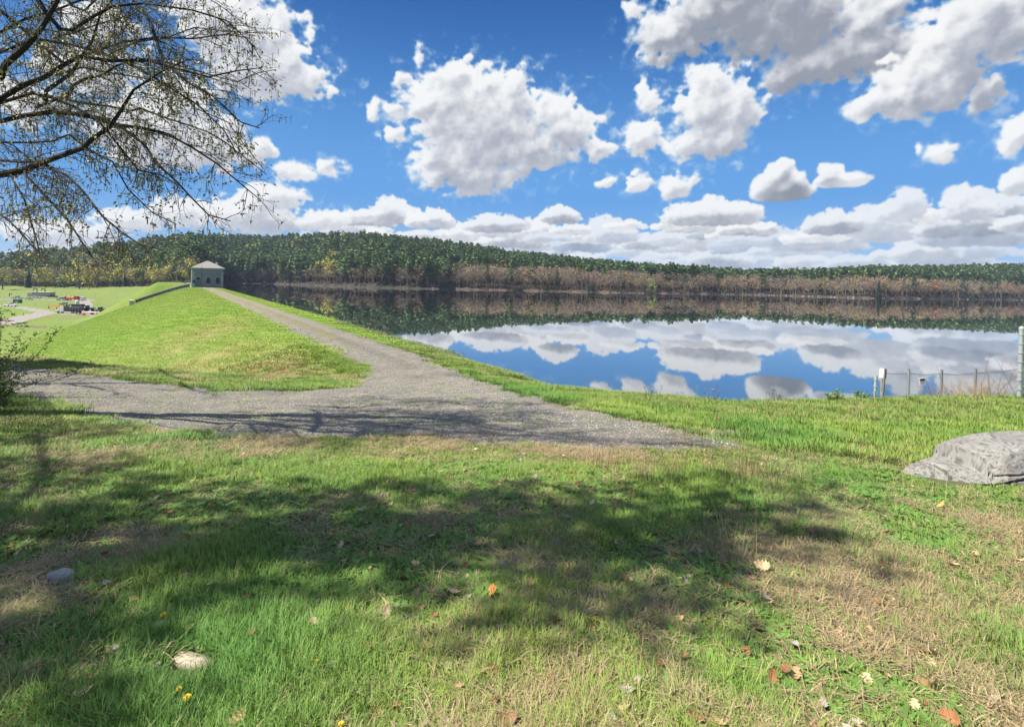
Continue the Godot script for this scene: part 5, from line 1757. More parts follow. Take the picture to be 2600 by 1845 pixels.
	# white van seen from its front
	o = thing("white_van", "white van facing this way at the end of the back drive", "van", ground(-252.5, 305.0) + Vector3(0.0, 0, 0.0), -PI / 2 + 0.3)
	o.position = ground(-256.5, 305.5)
	so = Soup.new()
	hull(so, [[2.4, 0.4], [2.45, 1.1], [1.7, 1.35], [1.2, 2.15], [-2.4, 2.2], [-2.45, 0.45]], 0.98, 0.08, white)
	put("body", so.mesh(), vmat(0.3), o)
	so = Soup.new()
	so.quad(Vector3(1.71, 1.38, -0.8), Vector3(1.28, 2.06, -0.76), Vector3(1.28, 2.06, 0.76), Vector3(1.71, 1.38, 0.8), Color(0.02, 0.025, 0.03))
	put("windscreen", so.mesh(), vmat(0.08), o)
	wheels(o, [[1.5, 0.85], [1.5, -0.85], [-1.5, 0.85], [-1.5, -0.85]], 0.36, 0.25)
	# concrete vault with two gooseneck vents
	o = thing("concrete_vault", "low flat-topped concrete vault with two gooseneck vent pipes", "building", ground(-304.5, 331.0), 0.22)
	so = Soup.new()
	so.chamfer(Vector3(0, 1.25, -2.5), Vector3(9.8, 2.9, 6.0), 0.08, Color(0.36, 0.35, 0.35))
	put("wall", so.mesh(), vmat(0.9), o)
	so = Soup.new()
	so.chamfer(Vector3(0, 2.8, -2.5), Vector3(10.2, 0.25, 6.5), 0.05, Color(0.50, 0.48, 0.45))
	put("roof_slab", so.mesh(), vmat(0.9), o)
	so = Soup.new()
	so.chamfer(Vector3(-6.2, 1.1, -2.5), Vector3(2.6, 2.7, 5.4), 0.06, Color(0.52, 0.47, 0.42))
	put("side_block", so.mesh(), vmat(0.9), o)
	for x in [-2.9, 1.5]:
		so = Soup.new()
		gooseneck(so, Vector3(x, 2.85, -1.2), 0.3, 1.3, 2.0)
		put("vent_pipe", so.mesh(), vmat(0.6), o)
	o = thing("vent_pipe", "single dark gooseneck vent pipe standing left of the silver pickup", "vent pipe", ground(-325.0, 331.0))
	so = Soup.new()
	gooseneck(so, Vector3(0, -0.2, 0), 0.22, 2.0, -1.4)
	put("pipe", so.mesh(), vmat(0.6), o)
	so = Soup.new()
	so.lathe(Vector3(0, 0, 0), Vector3.UP, [[0, 0.0], [0, 0.5], [0.2, 0.5], [0.2, 0.0]], 10, Color(0.4, 0.4, 0.4))
	put("flange", so.mesh(), vmat(0.8), o)
	# green dumpster
	solid("green_dumpster", "dark green container with a pale panel beside the drive", "container", -258.8, 268.1, 0.05, [["box", Vector3(0, 0.95, 0), Vector3(3.3, 1.7, 1.8), 0.06, Color(0.02, 0.10, 0.05)], ["lid", Vector3(0, 1.85, 0), Vector3(3.4, 0.12, 1.9), 0.03, Color(0.03, 0.14, 0.07)], ["pale_panel", Vector3(0.3, 0.55, 0.93), Vector3(1.1, 0.9, 0.08), 0.02, Color(0.4, 0.38, 0.36)], ["side_post", Vector3(-1.7, 0.9, 0.2), Vector3(0.12, 1.9, 0.12), 0.02, Color(0.5, 0.4, 0.05)]])
	# guard rails along the back drive
	for w in [["steel guard rail along the back drive left of the vault", -345.0, -291.0, 299.5], ["steel guard rail before the concrete vault", -288.0, -270.0, 303.5]]:
		o = thing("guard_rail", w[0], "guard rail")
		var x: float = w[1]
		while x < w[2]:
			so = Soup.new()
			so.box(ground(x, w[3]) + Vector3(0, 0.3, 0), Vector3(0.12, 0.9, 0.14), Color(0.16, 0.15, 0.15))
			put("post", so.mesh(), vmat(0.8), o)
			x += 4.0
		so = Soup.new()
		var pts := []
		x = w[1]
		while x < w[2] + 0.1:
			pts.append(ground(x, w[3] - 0.15) + Vector3(0, 0.6, 0))
			x += 4.0
		so.tube(pts, fall(0.14, 0.14, pts.size()), 5, Color(0.2, 0.2, 0.21))
		put("rail", so.mesh(), vmat(0.6), o)
	# orange mesh fence round the grey car: posts and net panels
	o = thing("orange_mesh_fence", "sagging orange plastic mesh fence on the grass before the grey car", "fence")
	var corners := [[-226.0, 243.0], [-219.0, 242.5], [-212.0, 240.0], [-205.0, 234.5], [-200.0, 229.0]]
	for k in corners.size():
		so = Soup.new()
		so.tube([ground(corners[k][0], corners[k][1]), ground(corners[k][0], corners[k][1]) + Vector3(0, 1.3, 0)], [0.05, 0.05], 5, Color(0.35, 0.25, 0.15))
		put("post", so.mesh(), vmat(0.8), o)
	for k in corners.size() - 1:
		if k == 0:
			continue
		so = Soup.new()
		var a := ground(corners[k][0], corners[k][1])
		var b := ground(corners[k + 1][0], corners[k + 1][1])
		for j in 7:
			var y: float = 0.15 + j * 0.15
			so.tube([a + Vector3(0, y, 0), (a + b) * 0.5 + Vector3(0, y - 0.12, 0), b + Vector3(0, y, 0)], [0.03, 0.03, 0.03], 3, Color(0.75, 0.24, 0.05))
		for j in 16:
			var p: Vector3 = a.lerp(b, j / 15.0)
			so.tube([p + Vector3(0, 0.05, 0), p + Vector3(0, 1.1, 0)], [0.03, 0.03], 3, Color(0.75, 0.24, 0.05))
		put("net_panel", so.mesh(), vmat(0.7), o)
	for w in [["orange marker barrel on the grass left of the orange mesh fence", -207.6, 229.5], ["orange marker barrel right of the first, near the drive fork", -198.6, 223.2], ["orange cone-shaped marker by the cab of the dump truck", -194.3, 218.5]]:
		o = thing("orange_marker", w[0], "barrel", ground(w[1], w[2]))
		so = Soup.new()
		so.lathe(Vector3.ZERO, Vector3.UP, [[0, 0.0], [0, 0.45], [0.12, 0.45], [0.12, 0.34], [1.1, 0.26], [1.15, 0.2], [1.15, 0.0]], 12, Color(0.70, 0.20, 0.04))
		put("drum", so.mesh(), vmat(0.6), o)
		so = Soup.new()
		so.lathe(Vector3.ZERO, Vector3.UP, [[0.5, 0.318], [0.7, 0.305]], 12, Color(0.7, 0.7, 0.7))
		put("reflective_band", so.mesh(), vmat(0.5), o)
	for w in [["yellow post, leftmost of the three by the drive fork", -187.0, 191.3], ["yellow post in the middle of the three by the drive fork", -184.2, 189.5], ["yellow post, rightmost of the three by the drive fork", -182.0, 190.9]]:
		o = thing("yellow_post", w[0], "post", ground(w[1], w[2]))
		so = Soup.new()
		so.tube([Vector3(0, -0.2, 0), Vector3(0, 1.15, 0)], [0.16, 0.16], 8, Color(0.62, 0.50, 0.03))
		put("pipe", so.mesh(), vmat(0.5), o)
		so = Soup.new()
		so.lathe(Vector3(0, 1.15, 0), Vector3.UP, [[0, 0.17], [0.08, 0.13], [0.12, 0.0]], 8, Color(0.62, 0.50, 0.03))
		put("cap", so.mesh(), vmat(0.5), o)
	solid("green_utility_box", "small green box among the yellow posts", "box", -185.6, 190.8, 0.3, [["box", Vector3(0, 0.4, 0), Vector3(0.7, 0.8, 0.6), 0.04, Color(0.04, 0.12, 0.06)], ["lid", Vector3(0, 0.84, 0), Vector3(0.8, 0.08, 0.7), 0.02, Color(0.05, 0.14, 0.07)]])
	# white pipe lying on the grass
	o = thing("white_pipe", "long white pipe lying on the grass near the left edge", "pipe")
	so = Soup.new()
	var pp := []
	for k in 6:
		pp.append(ground(lerpf(-147.5, -153.0, k / 5.0), lerpf(151.4, 161.6, k / 5.0)) + Vector3(0, 0.35 + 0.1 * sin(k * 1.7), 0))
	so.tube(pp, fall(0.28, 0.28, 6), 8, Color(0.72, 0.70, 0.62))
	put("pipe", so.mesh(), vmat(0.6), o)
	o = thing("brick_rubble_pile", "heap of reddish rubble beside the drive at the left edge", "rubble", ground(-166.0, 165.0))
	so = Soup.new()
	for k in 90:
		var r: float = rr(0.0, 5.0)
		var a: float = rr(0, TAU)
		so.chamfer(Vector3(cos(a) * r, maxf(0.1, 1.0 - r * 0.22) * rr(0.3, 1.0), sin(a) * r * 0.6), Vector3(rr(0.3, 0.9), rr(0.2, 0.5), rr(0.3, 0.8)), 0.05, [Color(0.36, 0.15, 0.10), Color(0.40, 0.33, 0.28), Color(0.28, 0.24, 0.22)][k % 3], Basis(Vector3(rr(-1, 1), rr(-1, 1), rr(-1, 1)).normalized(), rr(0, 3)))
	put("rubble", so.mesh(), vmat(0.9), o).set_meta("kind", "stuff")
	tag(o, "", "", "", "stuff")
# ---------------------------------------------------------------- fences, sign, boulder
func chainlink(so: Soup, a: Vector3, b: Vector3, tall: float, cell: float, r: float, col: Color) -> void:
	var length: float = Vector2(a.x - b.x, a.z - b.z).length()
	var n: int = int((length + tall) / cell)
	for k in n:
		for s in 2:
			var x0: float = k * cell - (tall if s == 0 else 0.0)
			var x1: float = k * cell - (0.0 if s == 0 else tall)
			var y0: float = 0.0
			var y1: float = tall
			if s == 0:
				if x0 < 0.0: y0 = -x0; x0 = 0.0
				if x1 > length: y1 = tall - (x1 - length); x1 = length
			else:
				if x1 < 0.0: y1 = tall + x1; x1 = 0.0
				if x0 > length: y0 = x0 - length; x0 = length
			if y1 <= y0:
				continue
			so.tube([a.lerp(b, x0 / length) + Vector3(0, y0, 0), a.lerp(b, x1 / length) + Vector3(0, y1, 0)], [r, r], 3, col, false)

func build_fences() -> void:
	rng.seed = 70
	# low chain-link fence on the bank by the water, right
	var o := thing("chain_link_fence", "low grey chain-link fence on the bank at the right, tangled with brambles", "fence")
	var tops := [Vector3(9.9, 3.86, -13.6), Vector3(10.65, 3.84, -13.7), Vector3(11.45, 3.86, -13.6), Vector3(12.35, 3.9, -13.6), Vector3(14.2, 3.95, -14.2)]
	var drop := 1.25
	var steel := Color(0.36, 0.39, 0.40)
	for k in tops.size():
		var so := Soup.new()
		var p: Vector3 = tops[k]
		var lean := Vector3(rr(-0.05, 0.05), 0, 0)
		so.tube([p - Vector3(0, drop + 0.2, 0), p + lean + Vector3(0, 0.05, 0)], [0.032, 0.030], 8, steel * (0.8 if k > 1 else 1.1))
		var post := put("post", so.mesh(), vmat(0.5, 0.0, 0.5), o)
		so = Soup.new()
		so.lathe(p + lean + Vector3(0, 0.05, 0), Vector3.UP, [[0, 0.036], [0.03, 0.034], [0.05, 0.0]], 8, steel)
		put("cap", so.mesh(), vmat(0.5, 0.0, 0.5), post)
	var so := Soup.new()
	for k in tops.size() - 1:
		so.tube([tops[k] - Vector3(0, 0.02, 0), (tops[k] + tops[k + 1]) * 0.5 - Vector3(0, 0.06, 0), tops[k + 1] - Vector3(0, 0.02, 0)], [0.008, 0.008, 0.008], 4, steel * 0.7)
	put("top_wire", so.mesh(), vmat(0.6, 0.0, 0.5), o)
	so = Soup.new()
	chainlink(so, tops[0] - Vector3(0, drop, 0), tops[0] - Vector3(0.0, drop, 0) + Vector3(0.75, 0, -0.1), drop, 0.075, 0.003, steel * 0.7)
	for k in range(1, tops.size() - 1):
		chainlink(so, tops[k] - Vector3(0, drop, 0), tops[k + 1] - Vector3(0, drop, 0), drop, 0.075, 0.003, steel * 0.7)
	put("wire_mesh", so.mesh(), vmat(0.6, 0.0, 0.4), o).set_meta("kind", "stuff")
	# white sign plate seen from behind, on a leaning channel post
	o = thing("sign_on_leaning_post", "white sign seen from behind on a thin leaning post at the end of the fence", "sign")
	var foot := Vector3(9.74, 2.3, -13.45)
	var head := Vector3(9.86, 3.95, -13.45)
	so = Soup.new()
	so.tube([foot, head + Vector3(0.0, 0.02, 0)], [0.028, 0.026], 4, Color(0.20, 0.175, 0.15))
	put("post", so.mesh(), vmat(0.8), o)
	so = Soup.new()
	so.chamfer(head + Vector3(-0.02, -0.12, -0.045), Vector3(0.16, 0.25, 0.012), 0.004, Color(0.80, 0.80, 0.80), Basis(Vector3.UP, -0.75) * Basis(Vector3.BACK, -0.05))
	put("plate", so.mesh(), vmat(0.5), o)
	so = Soup.new()
	for y in [-0.05, -0.19]:
		so.lathe(head + Vector3(-0.015, y, -0.02), Vector3.BACK, [[0, 0.0], [0, 0.012], [0.012, 0.010], [0.014, 0.0]], 6, Color(0.5, 0.5, 0.5))
	put("bolts", so.mesh(), vmat(0.4, 0.0, 0.8), o)
	# terminal post beside it with clamps
	o = thing("fence_end_post", "pale steel end post of the fence, just left of the leaning sign post", "post")
	so = Soup.new()
	so.tube([Vector3(9.62, 2.2, -13.5), Vector3(9.66, 3.76, -13.5)], [0.036, 0.036], 10, Color(0.45, 0.50, 0.48))
	put("pipe", so.mesh(), vmat(0.5, 0.0, 0.4), o)
	for k in 6:
		so = Soup.new()
		so.lathe(Vector3(9.635 + k * 0.004, 2.75 + k * 0.18, -13.5), Vector3.UP, [[0, 0.036], [0, 0.046], [0.04, 0.046], [0.04, 0.036]], 8, Color(0.62, 0.62, 0.6))
		put("clamp", so.mesh(), vmat(0.4, 0.0, 0.6), o)
	# small notice wired to the fence
	o = thing("fence_notice", "small white notice with a black band wired askew to the fence", "sign", Vector3(10.98, 3.62, -13.62))
	so = Soup.new()
	so.chamfer(Vector3.ZERO, Vector3(0.17, 0.19, 0.008), 0.003, Color(0.78, 0.78, 0.76), Basis(Vector3.BACK, 0.12))
	put("plate", so.mesh(), vmat(0.5), o)
	so = Soup.new()
	so.box(Vector3(-0.004, 0.045, 0.007), Vector3(0.125, 0.05, 0.004), Color(0.02, 0.02, 0.02), Basis(Vector3.BACK, 0.12))
	put("black_band", so.mesh(), vmat(0.6), o)
	so = Soup.new()
	for k in 2:
		so.box(Vector3(0.0, -0.015 - k * 0.03, 0.0065), Vector3(0.09 - k * 0.03, 0.008, 0.003), Color(0.35, 0.35, 0.35), Basis(Vector3.BACK, 0.12))
	put("print_lines", so.mesh(), vmat(0.6), o)
	# gate post at the right edge, with its gate of mesh going off to the right
	var gp := Vector3(12.26, 0.0, -12.3)
	var gy: float = height(gp.x, 12.3)
	o = thing("gate_post", "thick grey steel gate post with clamps at the right edge", "post", Vector3(gp.x, gy, gp.z))
	so = Soup.new()
	so.tube([Vector3(0, -0.3, 0), Vector3(0.02, 1.68, 0)], [0.052, 0.052], 12, Color(0.34, 0.39, 0.39))
	put("pipe", so.mesh(), vmat(0.55, 0.0, 0.3), o)
	so = Soup.new()
	so.lathe(Vector3(0.02, 1.68, 0), Vector3.UP, [[0, 0.058], [0.04, 0.056], [0.07, 0.03], [0.075, 0.0]], 12, Color(0.5, 0.52, 0.52))
	put("cap", so.mesh(), vmat(0.5, 0.0, 0.5), o)
	for k in 7:
		so = Soup.new()
		so.lathe(Vector3(0.003 + k * 0.003, 0.22 + k * 0.22, 0), Vector3.UP, [[0, 0.052], [0, 0.064], [0.035, 0.064], [0.035, 0.052]], 10, Color(0.5, 0.53, 0.53))
		put("clamp", so.mesh(), vmat(0.45, 0.0, 0.6), o)
	o = thing("mesh_gate", "dark chain-link gate leaf right of the thick gate post", "gate")
	var g0 := Vector3(gp.x + 0.13, gy + 0.02, gp.z)
	var g1 := Vector3(gp.x + 2.6, gy + 0.1, gp.z + 0.8)
	so = Soup.new()
	for p in [g0, g1]:
		so.tube([p - Vector3(0, 0.15, 0), p + Vector3(0, 1.62, 0)], [0.026, 0.026], 8, Color(0.12, 0.13, 0.13))
	so.tube([g0 + Vector3(0, 1.6, 0), g1 + Vector3(0, 1.6, 0)], [0.024, 0.024], 8, Color(0.3, 0.32, 0.32))
	so.tube([g0 + Vector3(0, 0.05, 0), g1 + Vector3(0, 0.05, 0)], [0.022, 0.022], 8, Color(0.12, 0.13, 0.13))
	put("frame", so.mesh(), vmat(0.6, 0.0, 0.3), o)
	so = Soup.new()
	chainlink(so, g0, g1, 1.58, 0.05, 0.0045, Color(0.035, 0.038, 0.04))
	put("wire_mesh", so.mesh(), vmat(0.8), o).set_meta("kind", "stuff")
	# brambles along the fence, bare thorny shrub by the gate post
	for w in [[11.1, 13.3, 0.75, 60, Color(0.30, 0.20, 0.12), "reddish-brown dead bramble clump under the small fence notice"], [12.0, 13.1, 0.8, 110, Color(0.38, 0.28, 0.16), "tan bramble tangle along the fence left of the gate post"], [11.5, 13.7, 1.2, 30, Color(0.10, 0.08, 0.06), "thin dark bare stems rising above the middle of the fence"], [12.3, 12.75, 1.5, 16, Color(0.26, 0.17, 0.11), "thin bare thorn shrub against the gate post"]]:
		so = Soup.new()
		for k in w[3]:
			var p := ground(w[0] + rr(-0.55, 0.5) * (0.6 if w[2] > 1.5 else 1.0), w[1] + rr(-0.3, 0.3)) - Vector3(0, 0.05, 0)
			var q := bent(p, Vector3(rr(-0.5, 0.5), 1, rr(-0.4, 0.4)).normalized(), w[2] * rr(0.5, 1.2), rr(-0.1, 0.9), 5, 0.2)
			so.tube(q, fall(0.007, 0.002, 6), 3, w[4] * rr(0.7, 1.3), false)
			for j in 4:
				var q2 := bent(q[1 + j], Vector3(rr(-1, 1), rr(-0.2, 1), rr(-1, 1)).normalized(), rr(0.08, 0.3), 0.2, 2, 0.2)
				so.tube(q2, [0.003, 0.0025, 0.0015], 3, w[4] * rr(0.8, 1.5), false)
		tag(put("bramble_shrub", so.mesh(), vmat(0.9)), w[5], "shrub")
	# left edge: fence post with mesh, and the dark evergreen shrub in front of it
	o = thing("left_fence", "dark chain-link fence seen edge-on at the left edge", "fence")
	var f0 := ground(-7.05, 7.0)
	var f1 := ground(-11.2, 11.0)
	so = Soup.new()
	for t in [0.0, 0.5, 1.0]:
		var p: Vector3 = f0.lerp(f1, t)
		so.tube([p - Vector3(0, 0.2, 0), p + Vector3(0, 1.25, 0)], [0.035, 0.035], 8, Color(0.035, 0.036, 0.04))
	put("post", so.mesh(), vmat(0.7), o)
	so = Soup.new()
	chainlink(so, f0, f1, 1.2, 0.055, 0.005, Color(0.03, 0.03, 0.033))
	put("wire_mesh", so.mesh(), vmat(0.8), o).set_meta("kind", "stuff")
	shrub("evergreen_shrub", "dark evergreen shrub with arching shoots at the left edge", Vector3(-10.5, 0, -10.0), 1.6, 30, Color(0.075, 0.14, 0.035))
	shrub("low_shrub", "low yellow-green bush at the foot of the left fence", Vector3(-9.35, 0, -8.9), 0.8, 30, Color(0.13, 0.17, 0.045))

func shrub(called: String, label: String, at: Vector3, tall: float, stems: int, leaf: Color) -> void:
	var base := ground(at.x, -at.z)
	var o := thing(called, label, "shrub")
	var so := Soup.new()
	var lv := Soup.new()
	for k in stems:
		var d := Vector3(rr(-0.6, 0.5), rr(0.9, 1.5), rr(-0.6, 0.6)).normalized()
		var l: float = tall * rr(0.6, 1.25)
		if k < 3:
			d = Vector3(1.0, 0.75 + 0.12 * k, 0.1).normalized()
			l = tall * 1.25
		var q := bent(base + Vector3(rr(-0.4, 0.25), -0.05, rr(-0.4, 0.4)), d, l, 0.25, 7, 0.13)
		so.tube(q, fall(0.011, 0.002, 8), 4, Color(0.06, 0.05, 0.035), false)
		for j in range(1, 8):
			for z in 18:
				var p: Vector3 = q[j - 1].lerp(q[j], rng.randf())
				var e := Vector3(rr(-1, 1), rr(-0.5, 1), rr(-1, 1)).normalized()
				var q2: Vector3 = p + e * rr(0.03, 0.16)
				for y in 3:
					var s: float = rr(0.014, 0.026)
					var x := Vector3(rr(-1, 1), rr(-0.4, 1), rr(-1, 1)).normalized()
					var b: Vector3 = x.cross(e + Vector3(0.1, 0.2, 0.3)).normalized() * s * 0.42
					lv.quad(q2, q2 + x * s + b, q2 + x * s * 2.2, q2 + x * s - b, leaf * rr(0.6, 1.5), (x.cross(b).normalized() * 0.6 + Vector3(0, 0.6, 0)).normalized())
	put("stems", so.mesh(), vmat(0.9), o)
	put("foliage", lv.mesh(), vmat(0.6, 0.4), o).set_meta("kind", "stuff")

func build_boulder() -> void:
	rng.seed = 71
	var o := thing("granite_boulder", "big stepped grey granite boulder with dark lichen at the right edge", "boulder")
	var xs := [4.45, 4.52, 4.75, 5.0, 5.13, 5.18, 5.3, 5.6, 6.0, 6.6, 7.1, 7.4]
	var hs := [0.0, 0.05, 0.085, 0.12, 0.13, 0.30, 0.335, 0.41, 0.46, 0.45, 0.30, 0.0]
	var so := Soup.new()
	var nu := 260
	var nv := 120
	var y0: float = height(5.6, 5.75)
	for k in nu + 1:
		var x: float = lerpf(4.45, 7.4, k / float(nu))
		var h: float = pl(xs, hs, x) + 0.05
		var d: float = 0.47 * pow(sin(clampf((x - 4.4) / 3.1, 0.0, 1.0) * PI), 0.6) + 0.03
		for j in nv + 1:
			var a: float = PI * j / nv
			# a boxy section: flat top, steep front
			var ca: float = signf(cos(a)) * pow(absf(cos(a)), 0.55)
			var sa: float = pow(maxf(0.0, sin(a)), 0.5)
			var z: float = -5.75 + 0.08 * sin(x * 2.0) + ca * d
			var y: float = y0 - 0.06 + sa * h
			var p := Vector3(x, y, z)
			var f: float = noise.get_noise_3d(x * 1.5, y * 2.0, z * 1.7)
			var f2: float = fine.get_noise_3d(x * 11.0, y * 12.0, z * 11.0)
			# two long cracks that climb to the right
			var cr1: float = absf(y - y0 - (0.06 + 0.09 * (x - 5.0) + 0.03 * sin(x * 7.0)))
			var cr2: float = absf(y - y0 - (0.13 + 0.16 * (x - 5.1) + 0.02 * sin(x * 9.0)))
			var cut: float = 0.0
			if x > 4.95: cut += 0.05 * (1.0 - smoothstep(0.002, 0.014, cr1)) + 0.02 * smoothstep(0.0, 0.03, y0 + 0.06 + 0.09 * (x - 5.0) + 0.03 * sin(x * 7.0) - y)
			if x > 4.8 and x < 5.7: cut += 0.03 * (1.0 - smoothstep(0.001, 0.010, cr2))
			var outw := Vector3(0, sa, ca).normalized()
			# broad flat facets, as the rock split
			for w in [[Vector3(-0.05, 0.5, 0.86), 0.37], [Vector3(0.12, 0.9, 0.42), 0.43], [Vector3(-0.55, 0.55, 0.63), 0.50], [Vector3(0.35, 0.25, 0.9), 0.52], [Vector3(-0.1, 0.96, -0.25), 0.47]]:
				var nn: Vector3 = w[0].normalized()
				var over: float = (p - Vector3(5.7, y0, -5.75)).dot(nn) - w[1]
				if over > 0.0:
					p -= nn * over
			p += outw * (0.012 * f + 0.007 * f2 - cut)
			var col := Color(0.42, 0.415, 0.395).lerp(Color(0.30, 0.30, 0.30), smoothstep(-0.05, 0.7, f))
			var li: float = noise.get_noise_3d(x * 9.0 + 20.0, y * 11.0, z * 9.0)
			var speck: float = fine.get_noise_3d(x * 26.0, y * 28.0, z * 26.0)
			col = col.lerp(Color(0.10, 0.10, 0.105), smoothstep(0.18, 0.42, speck + 0.35 * li) * 0.75)
			col = col.lerp(Color(0.56, 0.56, 0.53), smoothstep(0.15, 0.45, -speck - 0.2 * li) * 0.5)
			col = col.lerp(Color(0.34, 0.285, 0.26), smoothstep(0.2, 0.5, noise.get_noise_3d(x * 2.2, y * 3.0, z * 2.2 - 9.0)) * 0.4)
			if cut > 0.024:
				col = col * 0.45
			so.point(p, Vector3.UP, col)
	var w: int = nv + 1
	for k in nu:
		for j in nv:
			var e: int = k * w + j
			for q in [e, e + w, e + w + 1, e, e + w + 1, e + 1]:
				so.i.append(q)
	for k in nu + 1:
		for j in nv + 1:
			var a: Vector3 = so.v[mini(k + 1, nu) * w + j] - so.v[maxi(k - 1, 0) * w + j]
			var b: Vector3 = so.v[k * w + mini(j + 1, nv)] - so.v[k * w + maxi(j - 1, 0)]
			so.n[k * w + j] = -(b.cross(a).normalized())
	for k in so.n.size():
		var c: Vector3 = so.v[k] - Vector3(so.v[k].x, y0, -5.75)
		if so.n[k].dot(c) < 0.0:
			so.n[k] = -so.n[k]
	var m := grain(Color.WHITE, 0.9, 15.0, 0.62, 1.0, 0.5, 40)
	m.vertex_color_use_as_albedo = true
	so.align()
	put("rock", so.mesh(), m, o)
# ---------------------------------------------------------------- grass, gravel, small things
func tuft(n: int, tall: float, spread: float, wide: float, lean: float, steps: int) -> ArrayMesh:
	var so := Soup.new()
	for k in n:
		var a: float = rr(0, TAU)
		var r: float = spread * sqrt(rng.randf())
		var o := Vector3(cos(a) * r, -0.012, sin(a) * r)
		var b: float = a + rr(-1.2, 1.2)
		var out := Vector3(cos(b), 0, sin(b))
		var l: float = tall * rr(0.45, 1.1)
		var bend: float = lean * rr(0.3, 1.3)
		var side := Vector3(-out.z, 0, out.x).rotated(Vector3.UP, rr(-0.8, 0.8)) * wide * rr(0.7, 1.2) * 0.5
		var shade: float = rr(0.78, 1.22)
		var warm: float = rr(-0.08, 0.14)
		var col := Color(shade * (1.0 + warm), shade, shade * (1.0 - warm))
		var p := o
		for s in steps:
			var t0: float = s / float(steps)
			var t1: float = (s + 1) / float(steps)
			var p1: Vector3 = o + Vector3(0, l * (t1 - 0.35 * bend * t1 * t1), 0) + out * l * bend * t1 * t1
			var nn: Vector3 = (side.cross(p1 - p).normalized() * 0.35 + Vector3(0, 0.85, 0) + out * 0.1).normalized()
			var w0: Vector3 = side * (1.0 - 0.7 * t0)
			var w1: Vector3 = side * (1.0 - 0.7 * t1)
			if s < steps - 1:
				so.quad(p - w0, p1 - w1, p1 + w1, p + w0, col, nn)
			else:
				so.tri(p - w0, p1, p + w0, col, nn)
			p = p1
	return so.mesh()

func mat_straw(n: int) -> ArrayMesh:
	var so := Soup.new()
	for k in n:
		var a: float = rr(0, TAU)
		var o := Vector3(rr(-0.09, 0.09), rr(0.002, 0.02), rr(-0.09, 0.09))
		var d := Vector3(cos(a), rr(-0.02, 0.28), sin(a)) * rr(0.05, 0.13)
		var s := Vector3(-sin(a), 0, cos(a)) * rr(0.0012, 0.0024)
		var col := Color(1, 1, 1) * rr(0.6, 1.25)
		var m: Vector3 = o + d * 0.5 + Vector3(0, rr(0.0, 0.02), 0)
		so.quad(o - s, m - s, m + s, o + s, col, Vector3(0, 1, 0))
		so.tri(m - s, o + d, m + s, col, Vector3(0, 1, 0))
	return so.mesh()

func weed(n: int) -> ArrayMesh:
	var so := Soup.new()
	for k in n:
		var a: float = TAU * k / n + rr(-0.3, 0.3)
		var d := Vector3(cos(a), rr(0.15, 0.7), sin(a))
		var l: float = rr(0.035, 0.07)
		var s := Vector3(-sin(a), 0, cos(a)) * l * rr(0.16, 0.26)
		var m: Vector3 = d * l * 0.6
		var col := Color(1, 1, 1) * rr(0.75, 1.2)
		so.tri(Vector3.ZERO, m + s, m - s, col, (Vector3.UP + d * 0.3).normalized())
		so.tri(m + s, d * l * 1.15 - Vector3(0, 0.006, 0), m - s, col, (Vector3.UP + d * 0.2).normalized())
	return so.mesh()

# how green (1) or dried (0) the turf is, and how tall it stands
func turf(x: float, q: float) -> Vector2:
	var g: float = 1.02 + 0.75 * noise.get_noise_2d(x * 0.45 + 30.0, q * 0.45) + 0.35 * fine.get_noise_2d(x * 2.2, q * 2.2)
	var t: float = 0.5 + 0.8 * noise.get_noise_2d(x * 0.5 - 60.0, q * 0.5)
	# the right foreground is mostly last year's grass; the middle is lush
	g -= 0.40 * smoothstep(-0.2, 2.2, x) * smoothstep(5.6, 3.0, q)
	g -= 0.25 * smoothstep(2.6, 1.6, q)
	g += 0.25 * smoothstep(2.0, 0.0, absf(x + 0.5)) * smoothstep(2.5, 3.5, q) * smoothstep(7.0, 5.5, q)
	g -= 0.12 * smoothstep(-3.0, -5.0, x) * smoothstep(11.0, 6.0, q)
	# dried fringe along the gravel, bright strip beyond it
	var edge: float = smoothstep(5.6, 6.6, q) * smoothstep(8.6, 7.4, q)
	g -= 0.10 * edge
	t -= 0.35 * edge
	if x > 3.0 and q > 7.6:
		g = 0.95 + 0.3 * noise.get_noise_2d(x, q)
		t = 0.8 + 0.2 * noise.get_noise_2d(x * 2.0, q * 2.0)
	return Vector2(clampf(g, 0.0, 1.0), clampf(t, 0.0, 1.0))

func green_of(x: float, q: float) -> Color:
	var k: float = clampf(0.5 + 0.9 * noise.get_noise_2d(x * 0.3, q * 0.3 + 11.0) + rr(-0.25, 0.25), 0.0, 1.0)
	return Color(0.090, 0.230, 0.032).lerp(Color(0.235, 0.325, 0.055), k)

func straw_of() -> Color:
	return Color(0.47, 0.375, 0.20).lerp(Color(0.27, 0.20, 0.125), rng.randf())

func upright(x: float, q: float, s: float, y := 1.0) -> Transform3D:
	return Transform3D(Basis(Vector3.UP, rr(0, TAU)).scaled_local(Vector3(s, s * y, s)), ground(x, q))

func in_boulder(x: float, q: float) -> bool:
	return x > 4.6 and x < 7.3 and absf(q - 5.75) < 0.38

